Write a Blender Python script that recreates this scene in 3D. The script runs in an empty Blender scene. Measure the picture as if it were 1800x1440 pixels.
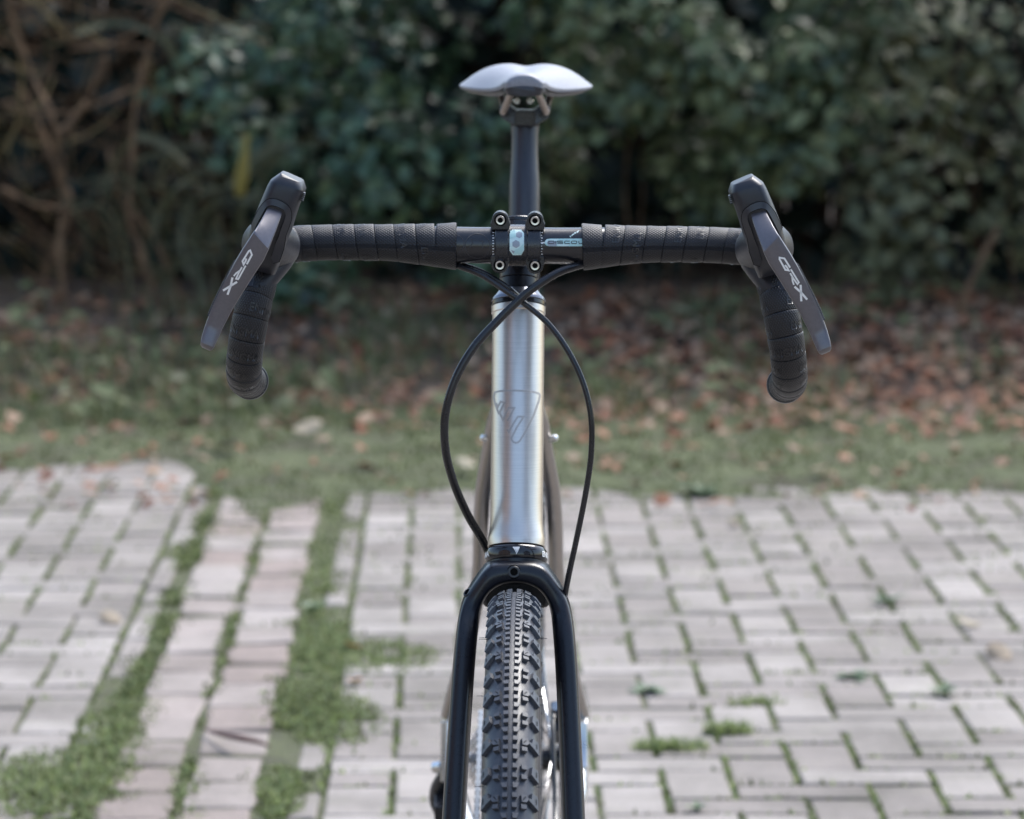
import bpy, bmesh, math, random
import numpy as np
from mathutils import Vector, Matrix, noise

random.seed(7)
rng = np.random.default_rng(11)
scene = bpy.context.scene
C = scene.collection

# ------------------------------------------------------------------ camera
F_PX = 7280.0                      # focal length in pixels of the 1800 px wide photograph
PITCH = math.radians(6.82)
CAM = Vector((0.0, -3.429, 1.274))
cam_data = bpy.data.cameras.new('camera')
cam_data.sensor_width = 36.0
cam_data.lens = F_PX / 1800.0 * 36.0
cam_data.clip_start = 0.05
cam_data.clip_end = 600.0
cam_data.dof.use_dof = True
cam_data.dof.focus_distance = 3.50
cam_data.dof.aperture_fstop = 9.6
cam = bpy.data.objects.new('camera', cam_data)
C.objects.link(cam)
cam.location = CAM
cam.rotation_euler = (math.pi / 2 - PITCH, 0, 0)
scene.camera = cam

# ------------------------------------------------------------------ sky, sun, exposure
SUN_EL, SUN_AZ = math.radians(55), math.radians(35)     # azimuth clockwise from +Y (away from camera)
world = bpy.data.worlds.new('World')
scene.world = world
world.use_nodes = True
wn = world.node_tree
wn.nodes.clear()
w_out = wn.nodes.new('ShaderNodeOutputWorld')
w_bg = wn.nodes.new('ShaderNodeBackground')
w_sky = wn.nodes.new('ShaderNodeTexSky')
w_sky.sky_type = 'NISHITA'
w_sky.sun_disc = False
w_sky.sun_elevation = SUN_EL
w_sky.sun_rotation = SUN_AZ
w_sky.air_density = 1.2
w_sky.dust_density = 1.8
w_sky.ozone_density = 1.0
w_bg.inputs['Strength'].default_value = 0.10
wn.links.new(w_sky.outputs[0], w_bg.inputs['Color'])
wn.links.new(w_bg.outputs[0], w_out.inputs['Surface'])

sun_data = bpy.data.lights.new('sun', 'SUN')
sun_data.energy = 1.5
sun_data.angle = math.radians(32)
sun_data.color = (1.0, 0.985, 0.955)
sun = bpy.data.objects.new('sun', sun_data)
C.objects.link(sun)
sd = Vector((math.sin(SUN_AZ) * math.cos(SUN_EL), math.cos(SUN_AZ) * math.cos(SUN_EL), math.sin(SUN_EL)))
sun.rotation_euler = sd.to_track_quat('Z', 'Y').to_euler()
sun.location = (2, -2, 6)

scene.view_settings.view_transform = 'Standard'
scene.view_settings.look = 'None'
scene.view_settings.gamma = 1.0
scene.view_settings.use_curve_mapping = False
scene.view_settings.exposure = 1.72

# ------------------------------------------------------------------ materials
def principled(name):
    m = bpy.data.materials.new(name)
    m.use_nodes = True
    nt = m.node_tree
    return m, nt, nt.nodes['Principled BSDF']

def mat(name, col, rough=0.5, metal=0.0, var=0.12, scale=60.0, bump=0.0, bscale=None, spec=0.5, coat=0.0, coat_rough=0.2, rvar=0.08, sheen=0.0):
    """plain surface with a little colour, gloss and height variation"""
    m, nt, b = principled(name)
    N = nt.nodes.new; K = nt.links.new
    tc = N('ShaderNodeTexCoord')
    nz = N('ShaderNodeTexNoise'); nz.inputs['Scale'].default_value = scale; nz.inputs['Detail'].default_value = 5
    K(tc.outputs['Object'], nz.inputs['Vector'])
    r = N('ShaderNodeValToRGB')
    r.color_ramp.elements[0].position = 0.3; r.color_ramp.elements[1].position = 0.7
    r.color_ramp.elements[0].color = (*[c * (1 - var) for c in col], 1)
    r.color_ramp.elements[1].color = (*[min(1, c * (1 + var)) for c in col], 1)
    K(nz.outputs['Fac'], r.inputs['Fac']); K(r.outputs['Color'], b.inputs['Base Color'])
    mr = N('ShaderNodeMapRange')
    mr.inputs['To Min'].default_value = max(0.02, rough - rvar); mr.inputs['To Max'].default_value = min(1, rough + rvar)
    K(nz.outputs['Fac'], mr.inputs['Value']); K(mr.outputs['Result'], b.inputs['Roughness'])
    b.inputs['Metallic'].default_value = metal
    b.inputs['Specular IOR Level'].default_value = spec
    b.inputs['Coat Weight'].default_value = coat
    b.inputs['Coat Roughness'].default_value = coat_rough
    b.inputs['Sheen Weight'].default_value = sheen
    if bump > 0:
        n2 = N('ShaderNodeTexNoise'); n2.inputs['Scale'].default_value = bscale or scale * 6; n2.inputs['Detail'].default_value = 3
        K(tc.outputs['Object'], n2.inputs['Vector'])
        bp = N('ShaderNodeBump'); bp.inputs['Strength'].default_value = bump; bp.inputs['Distance'].default_value = 0.0006
        K(n2.outputs['Fac'], bp.inputs['Height']); K(bp.outputs['Normal'], b.inputs['Normal'])
    return m

def leaf_mat(name, cols, rough=0.55, trans=0.25, spec=0.3):
    """leaf colour picked at random for each leaf of a joined mesh and for each object"""
    m, nt, b = principled(name)
    N = nt.nodes.new; K = nt.links.new
    g = N('ShaderNodeNewGeometry'); oi = N('ShaderNodeObjectInfo')
    ad = N('ShaderNodeMath'); ad.operation = 'ADD'
    fr = N('ShaderNodeMath'); fr.operation = 'FRACT'
    K(g.outputs['Random Per Island'], ad.inputs[0]); K(oi.outputs['Random'], ad.inputs[1]); K(ad.outputs[0], fr.inputs[0])
    r = N('ShaderNodeValToRGB')
    e = r.color_ramp.elements
    while len(e) < len(cols): e.new(0.5)
    for i, c in enumerate(cols):
        e[i].position = i / max(1, len(cols) - 1); e[i].color = (*c, 1)
    K(fr.outputs[0], r.inputs['Fac'])
    K(r.outputs['Color'], b.inputs['Base Color'])
    b.inputs['Roughness'].default_value = rough
    b.inputs['Specular IOR Level'].default_value = spec
    if trans > 0:
        out = nt.nodes['Material Output']
        t = N('ShaderNodeBsdfTranslucent'); mx = N('ShaderNodeMixShader'); mx.inputs[0].default_value = trans
        K(r.outputs['Color'], t.inputs['Color']); K(b.outputs[0], mx.inputs[1]); K(t.outputs[0], mx.inputs[2]); K(mx.outputs[0], out.inputs['Surface'])
    return m

def titanium_mat(name, col=(0.63, 0.58, 0.535), rough=0.35, along=(0, 0, 1)):
    """brushed titanium: fine streaks round the tube"""
    m, nt, b = principled(name)
    N = nt.nodes.new; K = nt.links.new
    tc = N('ShaderNodeTexCoord'); mp = N('ShaderNodeMapping')
    mp.inputs['Scale'].default_value = (30, 30, 2600)
    K(tc.outputs['Object'], mp.inputs['Vector'])
    nz = N('ShaderNodeTexNoise'); nz.inputs['Scale'].default_value = 1.0; nz.inputs['Detail'].default_value = 3
    K(mp.outputs['Vector'], nz.inputs['Vector'])
    r = N('ShaderNodeValToRGB')
    r.color_ramp.elements[0].position = 0.25; r.color_ramp.elements[1].position = 0.75
    r.color_ramp.elements[0].color = (*[c * 0.9 for c in col], 1); r.color_ramp.elements[1].color = (*[c * 1.1 for c in col], 1)
    K(nz.outputs['Fac'], r.inputs['Fac']); K(r.outputs['Color'], b.inputs['Base Color'])
    b.inputs['Metallic'].default_value = 1.0
    mr = N('ShaderNodeMapRange'); mr.inputs['To Min'].default_value = rough - 0.06; mr.inputs['To Max'].default_value = rough + 0.06
    K(nz.outputs['Fac'], mr.inputs['Value']); K(mr.outputs['Result'], b.inputs['Roughness'])
    bp = N('ShaderNodeBump'); bp.inputs['Strength'].default_value = 0.02; bp.inputs['Distance'].default_value = 0.0001
    K(nz.outputs['Fac'], bp.inputs['Height']); K(bp.outputs['Normal'], b.inputs['Normal'])
    return m

def tape_mat():
    """bar tape: fine woven diamond grain in the UV of the wrap"""
    m, nt, b = principled('bar tape weave')
    N = nt.nodes.new; K = nt.links.new
    uv = N('ShaderNodeUVMap'); uv.uv_map = 'uv'
    def wave(rot):
        mp = N('ShaderNodeMapping'); mp.inputs['Rotation'].default_value = (0, 0, rot); mp.inputs['Scale'].default_value = (1, 1, 1)
        K(uv.outputs['UV'], mp.inputs['Vector'])
        w = N('ShaderNodeTexWave'); w.inputs['Scale'].default_value = 165.0; w.inputs['Distortion'].default_value = 0.0
        K(mp.outputs['Vector'], w.inputs['Vector']); return w
    a, c = wave(0.62), wave(-0.62)
    mu = N('ShaderNodeMath'); mu.operation = 'MULTIPLY'
    K(a.outputs['Fac'], mu.inputs[0]); K(c.outputs['Fac'], mu.inputs[1])
    r = N('ShaderNodeValToRGB')
    r.color_ramp.elements[0].color = (0.003, 0.003, 0.005, 1); r.color_ramp.elements[1].color = (0.016, 0.0175, 0.027, 1)
    K(mu.outputs[0], r.inputs['Fac']); K(r.outputs['Color'], b.inputs['Base Color'])
    b.inputs['Roughness'].default_value = 0.47
    b.inputs['Specular IOR Level'].default_value = 0.52
    bp = N('ShaderNodeBump'); bp.inputs['Strength'].default_value = 0.7; bp.inputs['Distance'].default_value = 0.0006
    K(mu.outputs[0], bp.inputs['Height']); K(bp.outputs['Normal'], b.inputs['Normal'])
    return m

def brick_mat(name, a, b2, c):
    """weathered paving brick: tone per brick, speckle, pale worn patches, green film"""
    m, nt, b = principled(name)
    N = nt.nodes.new; K = nt.links.new
    g = N('ShaderNodeNewGeometry'); oi = N('ShaderNodeObjectInfo')
    ad = N('ShaderNodeMath'); ad.operation = 'ADD'; fr = N('ShaderNodeMath'); fr.operation = 'FRACT'
    K(g.outputs['Random Per Island'], ad.inputs[0]); K(oi.outputs['Random'], ad.inputs[1]); K(ad.outputs[0], fr.inputs[0])
    r = N('ShaderNodeValToRGB'); e = r.color_ramp.elements; e.new(0.5)
    for el, p, col in zip(e, (0, 0.5, 1), (a, b2, c)): el.position = p; el.color = (*col, 1)
    K(fr.outputs[0], r.inputs['Fac'])
    n1 = N('ShaderNodeTexNoise'); n1.inputs['Scale'].default_value = 260; n1.inputs['Detail'].default_value = 6
    K(g.outputs['Position'], n1.inputs['Vector'])
    m1 = N('ShaderNodeMix'); m1.data_type = 'RGBA'; m1.blend_type = 'OVERLAY'; m1.inputs['Factor'].default_value = 0.55
    K(r.outputs['Color'], m1.inputs['A']); K(n1.outputs['Fac'], m1.inputs['B'])
    n2 = N('ShaderNodeTexNoise'); n2.inputs['Scale'].default_value = 7; n2.inputs['Detail'].default_value = 8; n2.inputs['Roughness'].default_value = 0.7
    K(g.outputs['Position'], n2.inputs['Vector'])
    r2 = N('ShaderNodeValToRGB'); r2.color_ramp.elements[0].position = 0.56; r2.color_ramp.elements[1].position = 0.8
    r2.color_ramp.elements[0].color = (0, 0, 0, 1); r2.color_ramp.elements[1].color = (0.5, 0.5, 0.5, 1)
    K(n2.outputs['Fac'], r2.inputs['Fac'])
    m2 = N('ShaderNodeMix'); m2.data_type = 'RGBA'
    K(r2.outputs['Color'], m2.inputs['Factor']); K(m1.outputs['Result'], m2.inputs['A']); m2.inputs['B'].default_value = (0.17, 0.19, 0.09, 1)
    n3 = N('ShaderNodeTexNoise'); n3.inputs['Scale'].default_value = 2.6; n3.inputs['Detail'].default_value = 10; n3.inputs['Roughness'].default_value = 0.72
    K(g.outputs['Position'], n3.inputs['Vector'])
    r3 = N('ShaderNodeValToRGB'); r3.color_ramp.elements[0].position = 0.32; r3.color_ramp.elements[1].position = 0.62
    r3.color_ramp.elements[0].color = (0.52, 0.51, 0.47, 1); r3.color_ramp.elements[1].color = (1.12, 1.10, 1.08, 1)
    K(n3.outputs['Fac'], r3.inputs['Fac'])
    m3 = N('ShaderNodeMix'); m3.data_type = 'RGBA'; m3.blend_type = 'MULTIPLY'; m3.inputs['Factor'].default_value = 1.0
    K(m2.outputs['Result'], m3.inputs['A']); K(r3.outputs['Color'], m3.inputs['B'])
    K(m3.outputs['Result'], b.inputs['Base Color'])
    b.inputs['Roughness'].default_value = 0.85
    bp = N('ShaderNodeBump'); bp.inputs['Strength'].default_value = 0.5; bp.inputs['Distance'].default_value = 0.002
    K(n1.outputs['Fac'], bp.inputs['Height']); K(bp.outputs['Normal'], b.inputs['Normal'])
    return m

def ground_mat(name, cols, scale=9.0, fine=120.0):
    m, nt, b = principled(name)
    N = nt.nodes.new; K = nt.links.new
    g = N('ShaderNodeNewGeometry')
    n1 = N('ShaderNodeTexNoise'); n1.inputs['Scale'].default_value = scale; n1.inputs['Detail'].default_value = 9; n1.inputs['Roughness'].default_value = 0.65
    K(g.outputs['Position'], n1.inputs['Vector'])
    r = N('ShaderNodeValToRGB'); e = r.color_ramp.elements
    while len(e) < len(cols): e.new(0.5)
    for i, c in enumerate(cols):
        e[i].position = 0.3 + 0.4 * i / (len(cols) - 1); e[i].color = (*c, 1)
    K(n1.outputs['Fac'], r.inputs['Fac']); K(r.outputs['Color'], b.inputs['Base Color'])
    b.inputs['Roughness'].default_value = 0.95
    n2 = N('ShaderNodeTexNoise'); n2.inputs['Scale'].default_value = fine; n2.inputs['Detail'].default_value = 5
    K(g.outputs['Position'], n2.inputs['Vector'])
    bp = N('ShaderNodeBump'); bp.inputs['Strength'].default_value = 0.9; bp.inputs['Distance'].default_value = 0.01
    K(n2.outputs['Fac'], bp.inputs['Height']); K(bp.outputs['Normal'], b.inputs['Normal'])
    return m

M = {
    'titanium': titanium_mat('brushed titanium'),
    'titanium_etch': mat('etched titanium', (0.50, 0.47, 0.45), 0.6, 1.0, var=0.05),
    'dark_titanium': titanium_mat('satin titanium', (0.40, 0.37, 0.35), 0.38),
    'carbon': mat('satin black carbon', (0.007, 0.008, 0.013), 0.30, spec=0.45, scale=300, var=0.2),
    'anodised': mat('black anodised aluminium', (0.013, 0.014, 0.019), 0.28, 0.0, spec=0.6, scale=500, bump=0.08, bscale=4000),
    'bar': mat('black sandblasted bar', (0.012, 0.012, 0.016), 0.24, spec=0.6, scale=500, bump=0.02, bscale=3500),
    'gloss': mat('gloss black ring', (0.012, 0.012, 0.015), 0.14, spec=0.6),
    'rubber': mat('black hood rubber', (0.013, 0.0145, 0.022), 0.40, scale=220, bump=0.15, bscale=2500, spec=0.5),
    'plastic': mat('dark bracket plastic', (0.020, 0.021, 0.028), 0.38, scale=300),
    'hole_shade': mat('painted hole shade', (0.004, 0.004, 0.004), 0.9, spec=0.1),  # black that paints the shade inside sockets, holes, seams and slits
    'lever': mat('dark grey lever', (0.135, 0.128, 0.142), 0.34, 0.4, scale=400, var=0.06, bump=0.06, bscale=5000),
    'lever_grip': mat('knurled lever edge', (0.06, 0.06, 0.07), 0.45, 0.3),
    'tape': tape_mat(),
    'emboss': mat('embossed tape print', (0.022, 0.022, 0.025), 0.3, spec=0.6),
    'hose': mat('black hose', (0.013, 0.013, 0.016), 0.27, spec=0.5),
    'white': mat('white print', (0.82, 0.82, 0.82), 0.5, var=0.02),
    'mint': mat('pale mint print', (0.42, 0.66, 0.66), 0.45, var=0.04),
    'mint_light': mat('light mint print', (0.60, 0.78, 0.78), 0.45, var=0.04),
    'mint_grey': mat('grey mint print', (0.30, 0.34, 0.40), 0.45, var=0.04),
    'ink': mat('dark print', (0.01, 0.012, 0.02), 0.4),
    'ghost': mat('ghost print', (0.03, 0.03, 0.036), 0.55),
    'steel': mat('polished steel', (0.62, 0.62, 0.64), 0.22, 1.0, var=0.05),
    'silver': mat('silver alloy', (0.70, 0.70, 0.70), 0.3, 1.0, var=0.05),
    'bolt': mat('dark bolt', (0.10, 0.10, 0.11), 0.3, 0.8),
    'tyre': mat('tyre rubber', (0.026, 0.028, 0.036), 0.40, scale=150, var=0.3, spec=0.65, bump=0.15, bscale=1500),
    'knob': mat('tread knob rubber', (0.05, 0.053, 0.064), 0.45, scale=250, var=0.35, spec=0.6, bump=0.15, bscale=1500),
    'rim': mat('black rim', (0.02, 0.02, 0.022), 0.35),
    'saddle': mat('saddle cover', (0.23, 0.235, 0.265), 0.46, spec=0.5, scale=300, bump=0.1, bscale=1800),
    'saddle_shell': mat('saddle shell', (0.03, 0.03, 0.036), 0.4),
    'rail': mat('saddle rail', (0.36, 0.31, 0.28), 0.4, 0.9),
    'post': mat('black seatpost', (0.014, 0.016, 0.028), 0.36, spec=0.6, scale=500),
    'chain': mat('chain steel', (0.35, 0.34, 0.33), 0.35, 1.0),
    'brick': brick_mat('paving brick', (0.20, 0.178, 0.165), (0.24, 0.218, 0.203), (0.30, 0.276, 0.26)),
    'edge_brick': brick_mat('edging brick', (0.215, 0.172, 0.155), (0.25, 0.214, 0.198), (0.30, 0.27, 0.255)),
    'bedding': ground_mat('mossy bedding', [(0.055, 0.048, 0.036), (0.065, 0.068, 0.034), (0.085, 0.095, 0.042), (0.075, 0.066, 0.047)], 14),
    'moss': ground_mat('moss carpet', [(0.06, 0.048, 0.036), (0.065, 0.066, 0.035), (0.07, 0.082, 0.036), (0.095, 0.11, 0.048), (0.10, 0.088, 0.066)], 7),
    'soil': ground_mat('litter soil', [(0.03, 0.022, 0.017), (0.07, 0.05, 0.036), (0.12, 0.085, 0.065)], 10),
    'grass': leaf_mat('grass blade', [(0.16, 0.21, 0.085), (0.22, 0.28, 0.11), (0.28, 0.34, 0.15), (0.32, 0.33, 0.20)], 0.6, 0.45),
    'bank_grass': leaf_mat('bank grass', [(0.075, 0.09, 0.04), (0.11, 0.14, 0.06), (0.16, 0.19, 0.09), (0.21, 0.20, 0.13)], 0.65, 0.3),
    'moss_blade': leaf_mat('moss frond', [(0.075, 0.09, 0.04), (0.11, 0.132, 0.055), (0.155, 0.172, 0.08)], 0.8, 0.3, 0.1),
    'ivy_teal': leaf_mat('blue green leaf', [(0.014, 0.030, 0.016), (0.033, 0.066, 0.034), (0.066, 0.125, 0.064), (0.12, 0.155, 0.064)], 0.42, 0.12, 0.5),
    'shade_leaf': leaf_mat('hedge leaf shaded dark', [(0.010, 0.018, 0.013), (0.016, 0.028, 0.02), (0.024, 0.04, 0.028)], 0.55, 0.1, 0.3),  # darkened to put the deep shade between shrubs into the leaves
    'laurel': leaf_mat('grey green leaf', [(0.028, 0.044, 0.019), (0.062, 0.09, 0.039), (0.118, 0.152, 0.07), (0.20, 0.215, 0.096)], 0.45, 0.15, 0.45),
    'sparse_leaf': leaf_mat('yellowing leaf', [(0.06, 0.07, 0.04), (0.11, 0.12, 0.06), (0.16, 0.16, 0.08)], 0.5, 0.2, 0.4),
    'olive_blade': leaf_mat('olive grass', [(0.06, 0.065, 0.035), (0.10, 0.10, 0.055), (0.15, 0.14, 0.08)], 0.6, 0.2),
    'yellow_blade': leaf_mat('yellow blade', [(0.26, 0.21, 0.06), (0.32, 0.26, 0.08)], 0.6, 0.2),
    'bark': mat('brown bark', (0.145, 0.085, 0.045), 0.9, scale=30, var=0.5, bump=0.6, bscale=90),
    'straw': mat('pale twig', (0.26, 0.19, 0.085), 0.85, scale=30, var=0.3),
    'twig': mat('dark twig', (0.10, 0.057, 0.031), 0.9, scale=30, var=0.4),
    'litter': leaf_mat('dead leaf', [(0.13, 0.045, 0.025), (0.23, 0.09, 0.045), (0.27, 0.14, 0.085), (0.32, 0.23, 0.16), (0.14, 0.085, 0.06)], 0.7, 0.1),
    'pale_leaf': leaf_mat('pale fallen leaf', [(0.25, 0.20, 0.14), (0.30, 0.27, 0.20), (0.28, 0.20, 0.15)], 0.7, 0.15),
    'orange_leaf': leaf_mat('orange fallen leaf', [(0.50, 0.25, 0.06), (0.52, 0.32, 0.12)], 0.7, 0.15),
    'weed': leaf_mat('weed leaf', [(0.07, 0.12, 0.065), (0.11, 0.17, 0.09), (0.15, 0.20, 0.11)], 0.5, 0.2, 0.4),
}

# ------------------------------------------------------------------ mesh helpers
class MB:
    """collects faces, builds ONE mesh object"""
    def __init__(self):
        self.v = []; self.f = []; self.uv = None
    def add(self, verts, faces):
        o = len(self.v)
        self.v += [tuple(p) for p in verts]
        self.f += [tuple(i + o for i in q) for q in faces]
        return o
    def merge(self, other):
        self.add(other.v, other.f)
    def grid(self, rows, close_u=True, caps=(True, True)):
        """rows: list of rings of equal length"""
        n = len(rows[0]); o = len(self.v)
        for r in rows: self.v += [tuple(p) for p in r]
        m = n if close_u else n - 1
        for i in range(len(rows) - 1):
            for j in range(m):
                a = o + i * n + j; b = o + i * n + (j + 1) % n
                self.f.append((a, b, b + n, a + n))
        if close_u and caps[0]: self.f.append(tuple(o + j for j in range(n))[::-1])
        if close_u and caps[1]: self.f.append(tuple(o + (len(rows) - 1) * n + j for j in range(n)))
    def tube(self, pts, rad, n=16, caps=(True, True)):
        pts = [Vector(p) for p in pts]
        rad = rad if hasattr(rad, '__len__') else [rad] * len(pts)
        fr = frames(pts)
        rows = []
        for p, (t, a, b), r in zip(pts, fr, rad):
            rows.append([p + a * (r * math.cos(2 * math.pi * k / n)) + b * (r * math.sin(2 * math.pi * k / n)) for k in range(n)])
        self.grid(rows, True, caps)
    def lathe(self, prof, origin, axis, n=32, caps=(True, True)):
        """prof: (distance along axis, radius)"""
        ax = Vector(axis).normalized(); o = Vector(origin)
        a = ax.orthogonal().normalized(); b = ax.cross(a)
        rows = [[o + ax * d + a * (r * math.cos(2 * math.pi * k / n)) + b * (r * math.sin(2 * math.pi * k / n)) for k in range(n)] for d, r in prof]
        self.grid(rows, True, caps)
    def prism(self, outline, d):
        """outline: 3-D ring, extruded by vector d"""
        n = len(outline); d = Vector(d)
        a = [Vector(p) for p in outline]
        o = self.add(a + [p + d for p in a], [])
        self.f.append(tuple(o + i for i in range(n))[::-1]); self.f.append(tuple(o + n + i for i in range(n)))
        for i in range(n):
            j = (i + 1) % n
            self.f.append((o + i, o + j, o + n + j, o + n + i))
    def box(self, c, s, rot=None):
        c = Vector(c); hx, hy, hz = s[0] / 2, s[1] / 2, s[2] / 2
        vs = [Vector((x, y, z)) for x in (-hx, hx) for y in (-hy, hy) for z in (-hz, hz)]
        if rot is not None: vs = [rot @ p for p in vs]
        self.add([c + p for p in vs], [(0, 1, 3, 2), (4, 6, 7, 5), (0, 4, 5, 1), (2, 3, 7, 6), (0, 2, 6, 4), (1, 5, 7, 3)])
    def mirrored(self):
        m = MB(); m.v = [(-x, y, z) for x, y, z in self.v]; m.f = [q[::-1] for q in self.f]; return m
    def build(self, name, material, parent=None, smooth=35, bevel=0.0, sub=0, fix=True, uv=None):
        me = bpy.data.meshes.new(name)
        me.from_pydata(self.v, [], self.f)
        if fix:
            bm = bmesh.new(); bm.from_mesh(me)
            bmesh.ops.recalc_face_normals(bm, faces=bm.faces); bm.to_mesh(me); bm.free()
        if uv is not None:
            lay = me.uv_layers.new(name='uv')
            idx = np.empty(len(me.loops), dtype=np.int32); me.loops.foreach_get('vertex_index', idx)
            lay.data.foreach_set('uv', np.asarray(uv, dtype=np.float32)[idx].ravel())
        if smooth:
            me.shade_smooth()
            if smooth < 180: me.set_sharp_from_angle(angle=math.radians(smooth))
        return link(name, me, material, parent, bevel, sub)

def link(name, me, material=None, parent=None, bevel=0.0, sub=0):
    if material is not None and not me.materials:
        me.materials.append(M[material] if isinstance(material, str) else material)
    o = bpy.data.objects.new(name, me)
    C.objects.link(o)
    if parent is not None: o.parent = parent
    if bevel > 0:
        b = o.modifiers.new('bevel', 'BEVEL'); b.width = bevel; b.segments = 3; b.limit_method = 'ANGLE'; b.angle_limit = math.radians(35)
        b.harden_normals = True
    if sub:
        s = o.modifiers.new('smooth', 'SUBSURF'); s.levels = sub; s.render_levels = sub
    return o

def thing(name, label, cat, loc=(0, 0, 0), group=None):
    o = bpy.data.objects.new(name, None); C.objects.link(o)
    o.empty_display_size = 0.1
    o.location = loc
    return tag(o, label, cat, group)

def tag(o, label=None, cat=None, group=None, kind=None):
    if label: o['label'] = label
    if cat: o['category'] = cat
    if group: o['group'] = group
    if kind: o['kind'] = kind
    return o

def frames(pts):
    """parallel-transported frame at each point"""
    n = len(pts); T = []
    for i in range(n):
        a = pts[max(0, i - 1)]; b = pts[min(n - 1, i + 1)]
        T.append((b - a).normalized())
    u = T[0].orthogonal().normalized()
    out = []
    for i in range(n):
        u = (u - T[i] * u.dot(T[i]))
        u = u.normalized() if u.length > 1e-9 else T[i].orthogonal().normalized()
        out.append((T[i], u, T[i].cross(u)))
    return out

def spline(pts, n=8):
    """Catmull-Rom through the points"""
    P = [Vector(p) for p in pts]
    P = [P[0] * 2 - P[1]] + P + [P[-1] * 2 - P[-2]]
    out = []
    for i in range(1, len(P) - 2):
        for k in range(n):
            t = k / n; t2 = t * t; t3 = t2 * t
            out.append(0.5 * ((2 * P[i]) + (P[i + 1] - P[i - 1]) * t + (2 * P[i - 1] - 5 * P[i] + 4 * P[i + 1] - P[i + 2]) * t2 + (3 * P[i] - P[i - 1] - 3 * P[i + 1] + P[i + 2]) * t3))
    out.append(P[-2].copy())
    return out

def lerp_table(x, tab):
    """piecewise-linear lookup of rows (x, a, b, ...)"""
    if x <= tab[0][0]: return tab[0][1:]
    for r0, r1 in zip(tab, tab[1:]):
        if x <= r1[0]:
            t = (x - r0[0]) / (r1[0] - r0[0])
            return tuple(a + (b - a) * t for a, b in zip(r0[1:], r1[1:]))
    return tab[-1][1:]

# measured points: a pixel of the photograph and a distance give a point of the place
FW = Vector((0, math.cos(PITCH), -math.sin(PITCH))); UP = Vector((0, math.sin(PITCH), math.cos(PITCH)))
def ray(px, py):
    return FW + UP * ((720 - py) / F_PX) + Vector((1, 0, 0)) * ((px - 900) / F_PX)
def on_ground(px, py, z=0.0):
    d = ray(px, py); return CAM + d * ((z - CAM.z) / d.z)

BIKE = Matrix.Translation((-0.0021, 0, 0)) @ Matrix.Rotation(-0.0115, 4, 'Z') @ Matrix.Rotation(0.0054, 4, 'Y')
BINV = BIKE.inverted()
CL = BINV @ CAM
def lray(px, py): return (BINV.to_3x3() @ ray(px, py))
def at(px, py, Y):
    d = lray(px, py); return CL + d * ((Y - CL.y) / d.y)
def on_cyl(px, py, A, ax, r):
    """first hit of the line of sight with a cylinder"""
    d = lray(px, py); A = Vector(A); ax = Vector(ax).normalized()
    m = CL - A
    dp = d - ax * d.dot(ax); mp = m - ax * m.dot(ax)
    a = dp.dot(dp); b = 2 * dp.dot(mp); c = mp.dot(mp) - r * r
    disc = max(0.0, b * b - 4 * a * c)
    return CL + d * ((-b - math.sqrt(disc)) / (2 * a))

def strokes(lines, w, closed=False):
    """2-D polylines -> list of quads (each 4 points), mitred"""
    quads = []
    for ln in lines:
        P = [Vector((p[0], p[1])) for p in ln]
        if closed: P = P + [P[0]]
        n = len(P); off = []
        for i in range(n):
            if closed: a = P[i - 1] if i > 0 else P[-2]; b = P[i + 1] if i < n - 1 else P[1]
            else: a = P[max(0, i - 1)]; b = P[min(n - 1, i + 1)]
            d1 = (P[i] - a); d2 = (b - P[i])
            d1 = d1.normalized() if d1.length > 1e-9 else d2.normalized()
            d2 = d2.normalized() if d2.length > 1e-9 else d1
            n1 = Vector((-d1.y, d1.x)); n2 = Vector((-d2.y, d2.x))
            m = (n1 + n2); m = m.normalized() if m.length > 1e-6 else n1
            off.append(m * (w / 2 / max(0.45, m.dot(n1))))
        for i in range(n - 1):
            quads.append([P[i] - off[i], P[i + 1] - off[i + 1], P[i + 1] + off[i + 1], P[i] + off[i]])
    return quads

def flat_cut(polys, step):
    """polygons cut into a grid so that they can be laid on a curved surface; returns a bmesh"""
    bm = bmesh.new()
    for q in polys:
        try: bm.faces.new([bm.verts.new((p[0], p[1], 0)) for p in q])
        except ValueError: pass
    xs = [v.co.x for v in bm.verts]; ys = [v.co.y for v in bm.verts]
    for axis, lo, hi in ((0, min(xs), max(xs)), (1, min(ys), max(ys))):
        k = math.ceil(lo / step)
        while k * step < hi:
            co = [0, 0, 0]; co[axis] = k * step; no = [0, 0, 0]; no[axis] = 1
            bmesh.ops.bisect_plane(bm, geom=bm.verts[:] + bm.edges[:] + bm.faces[:], plane_co=co, plane_no=no)
            k += 1
    return bm

def decal(name, polys, step, fn, material, parent):
    """flat print laid on a surface by fn(x, y) -> point"""
    bm = flat_cut(polys, step)
    for v in bm.verts: v.co = fn(v.co.x, v.co.y)
    me = bpy.data.meshes.new(name); bm.to_mesh(me); bm.free()
    me.shade_smooth()
    return link(name, me, material, parent)

def text_polys(s, size, bold=0.0):
    """outline font text as triangles, origin at left baseline"""
    cu = bpy.data.curves.new('lettering', 'FONT'); cu.body = s; cu.size = size; cu.offset = bold; cu.resolution_u = 2
    ob = bpy.data.objects.new('lettering', cu); C.objects.link(ob)
    dg = bpy.context.evaluated_depsgraph_get(); dg.update()
    me = bpy.data.meshes.new_from_object(ob.evaluated_get(dg))
    polys = [[(me.vertices[i].co.x, me.vertices[i].co.y) for i in p.vertices] for p in me.polygons]
    bpy.data.objects.remove(ob); bpy.data.meshes.remove(me); bpy.data.curves.remove(cu)
    return polys

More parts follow.
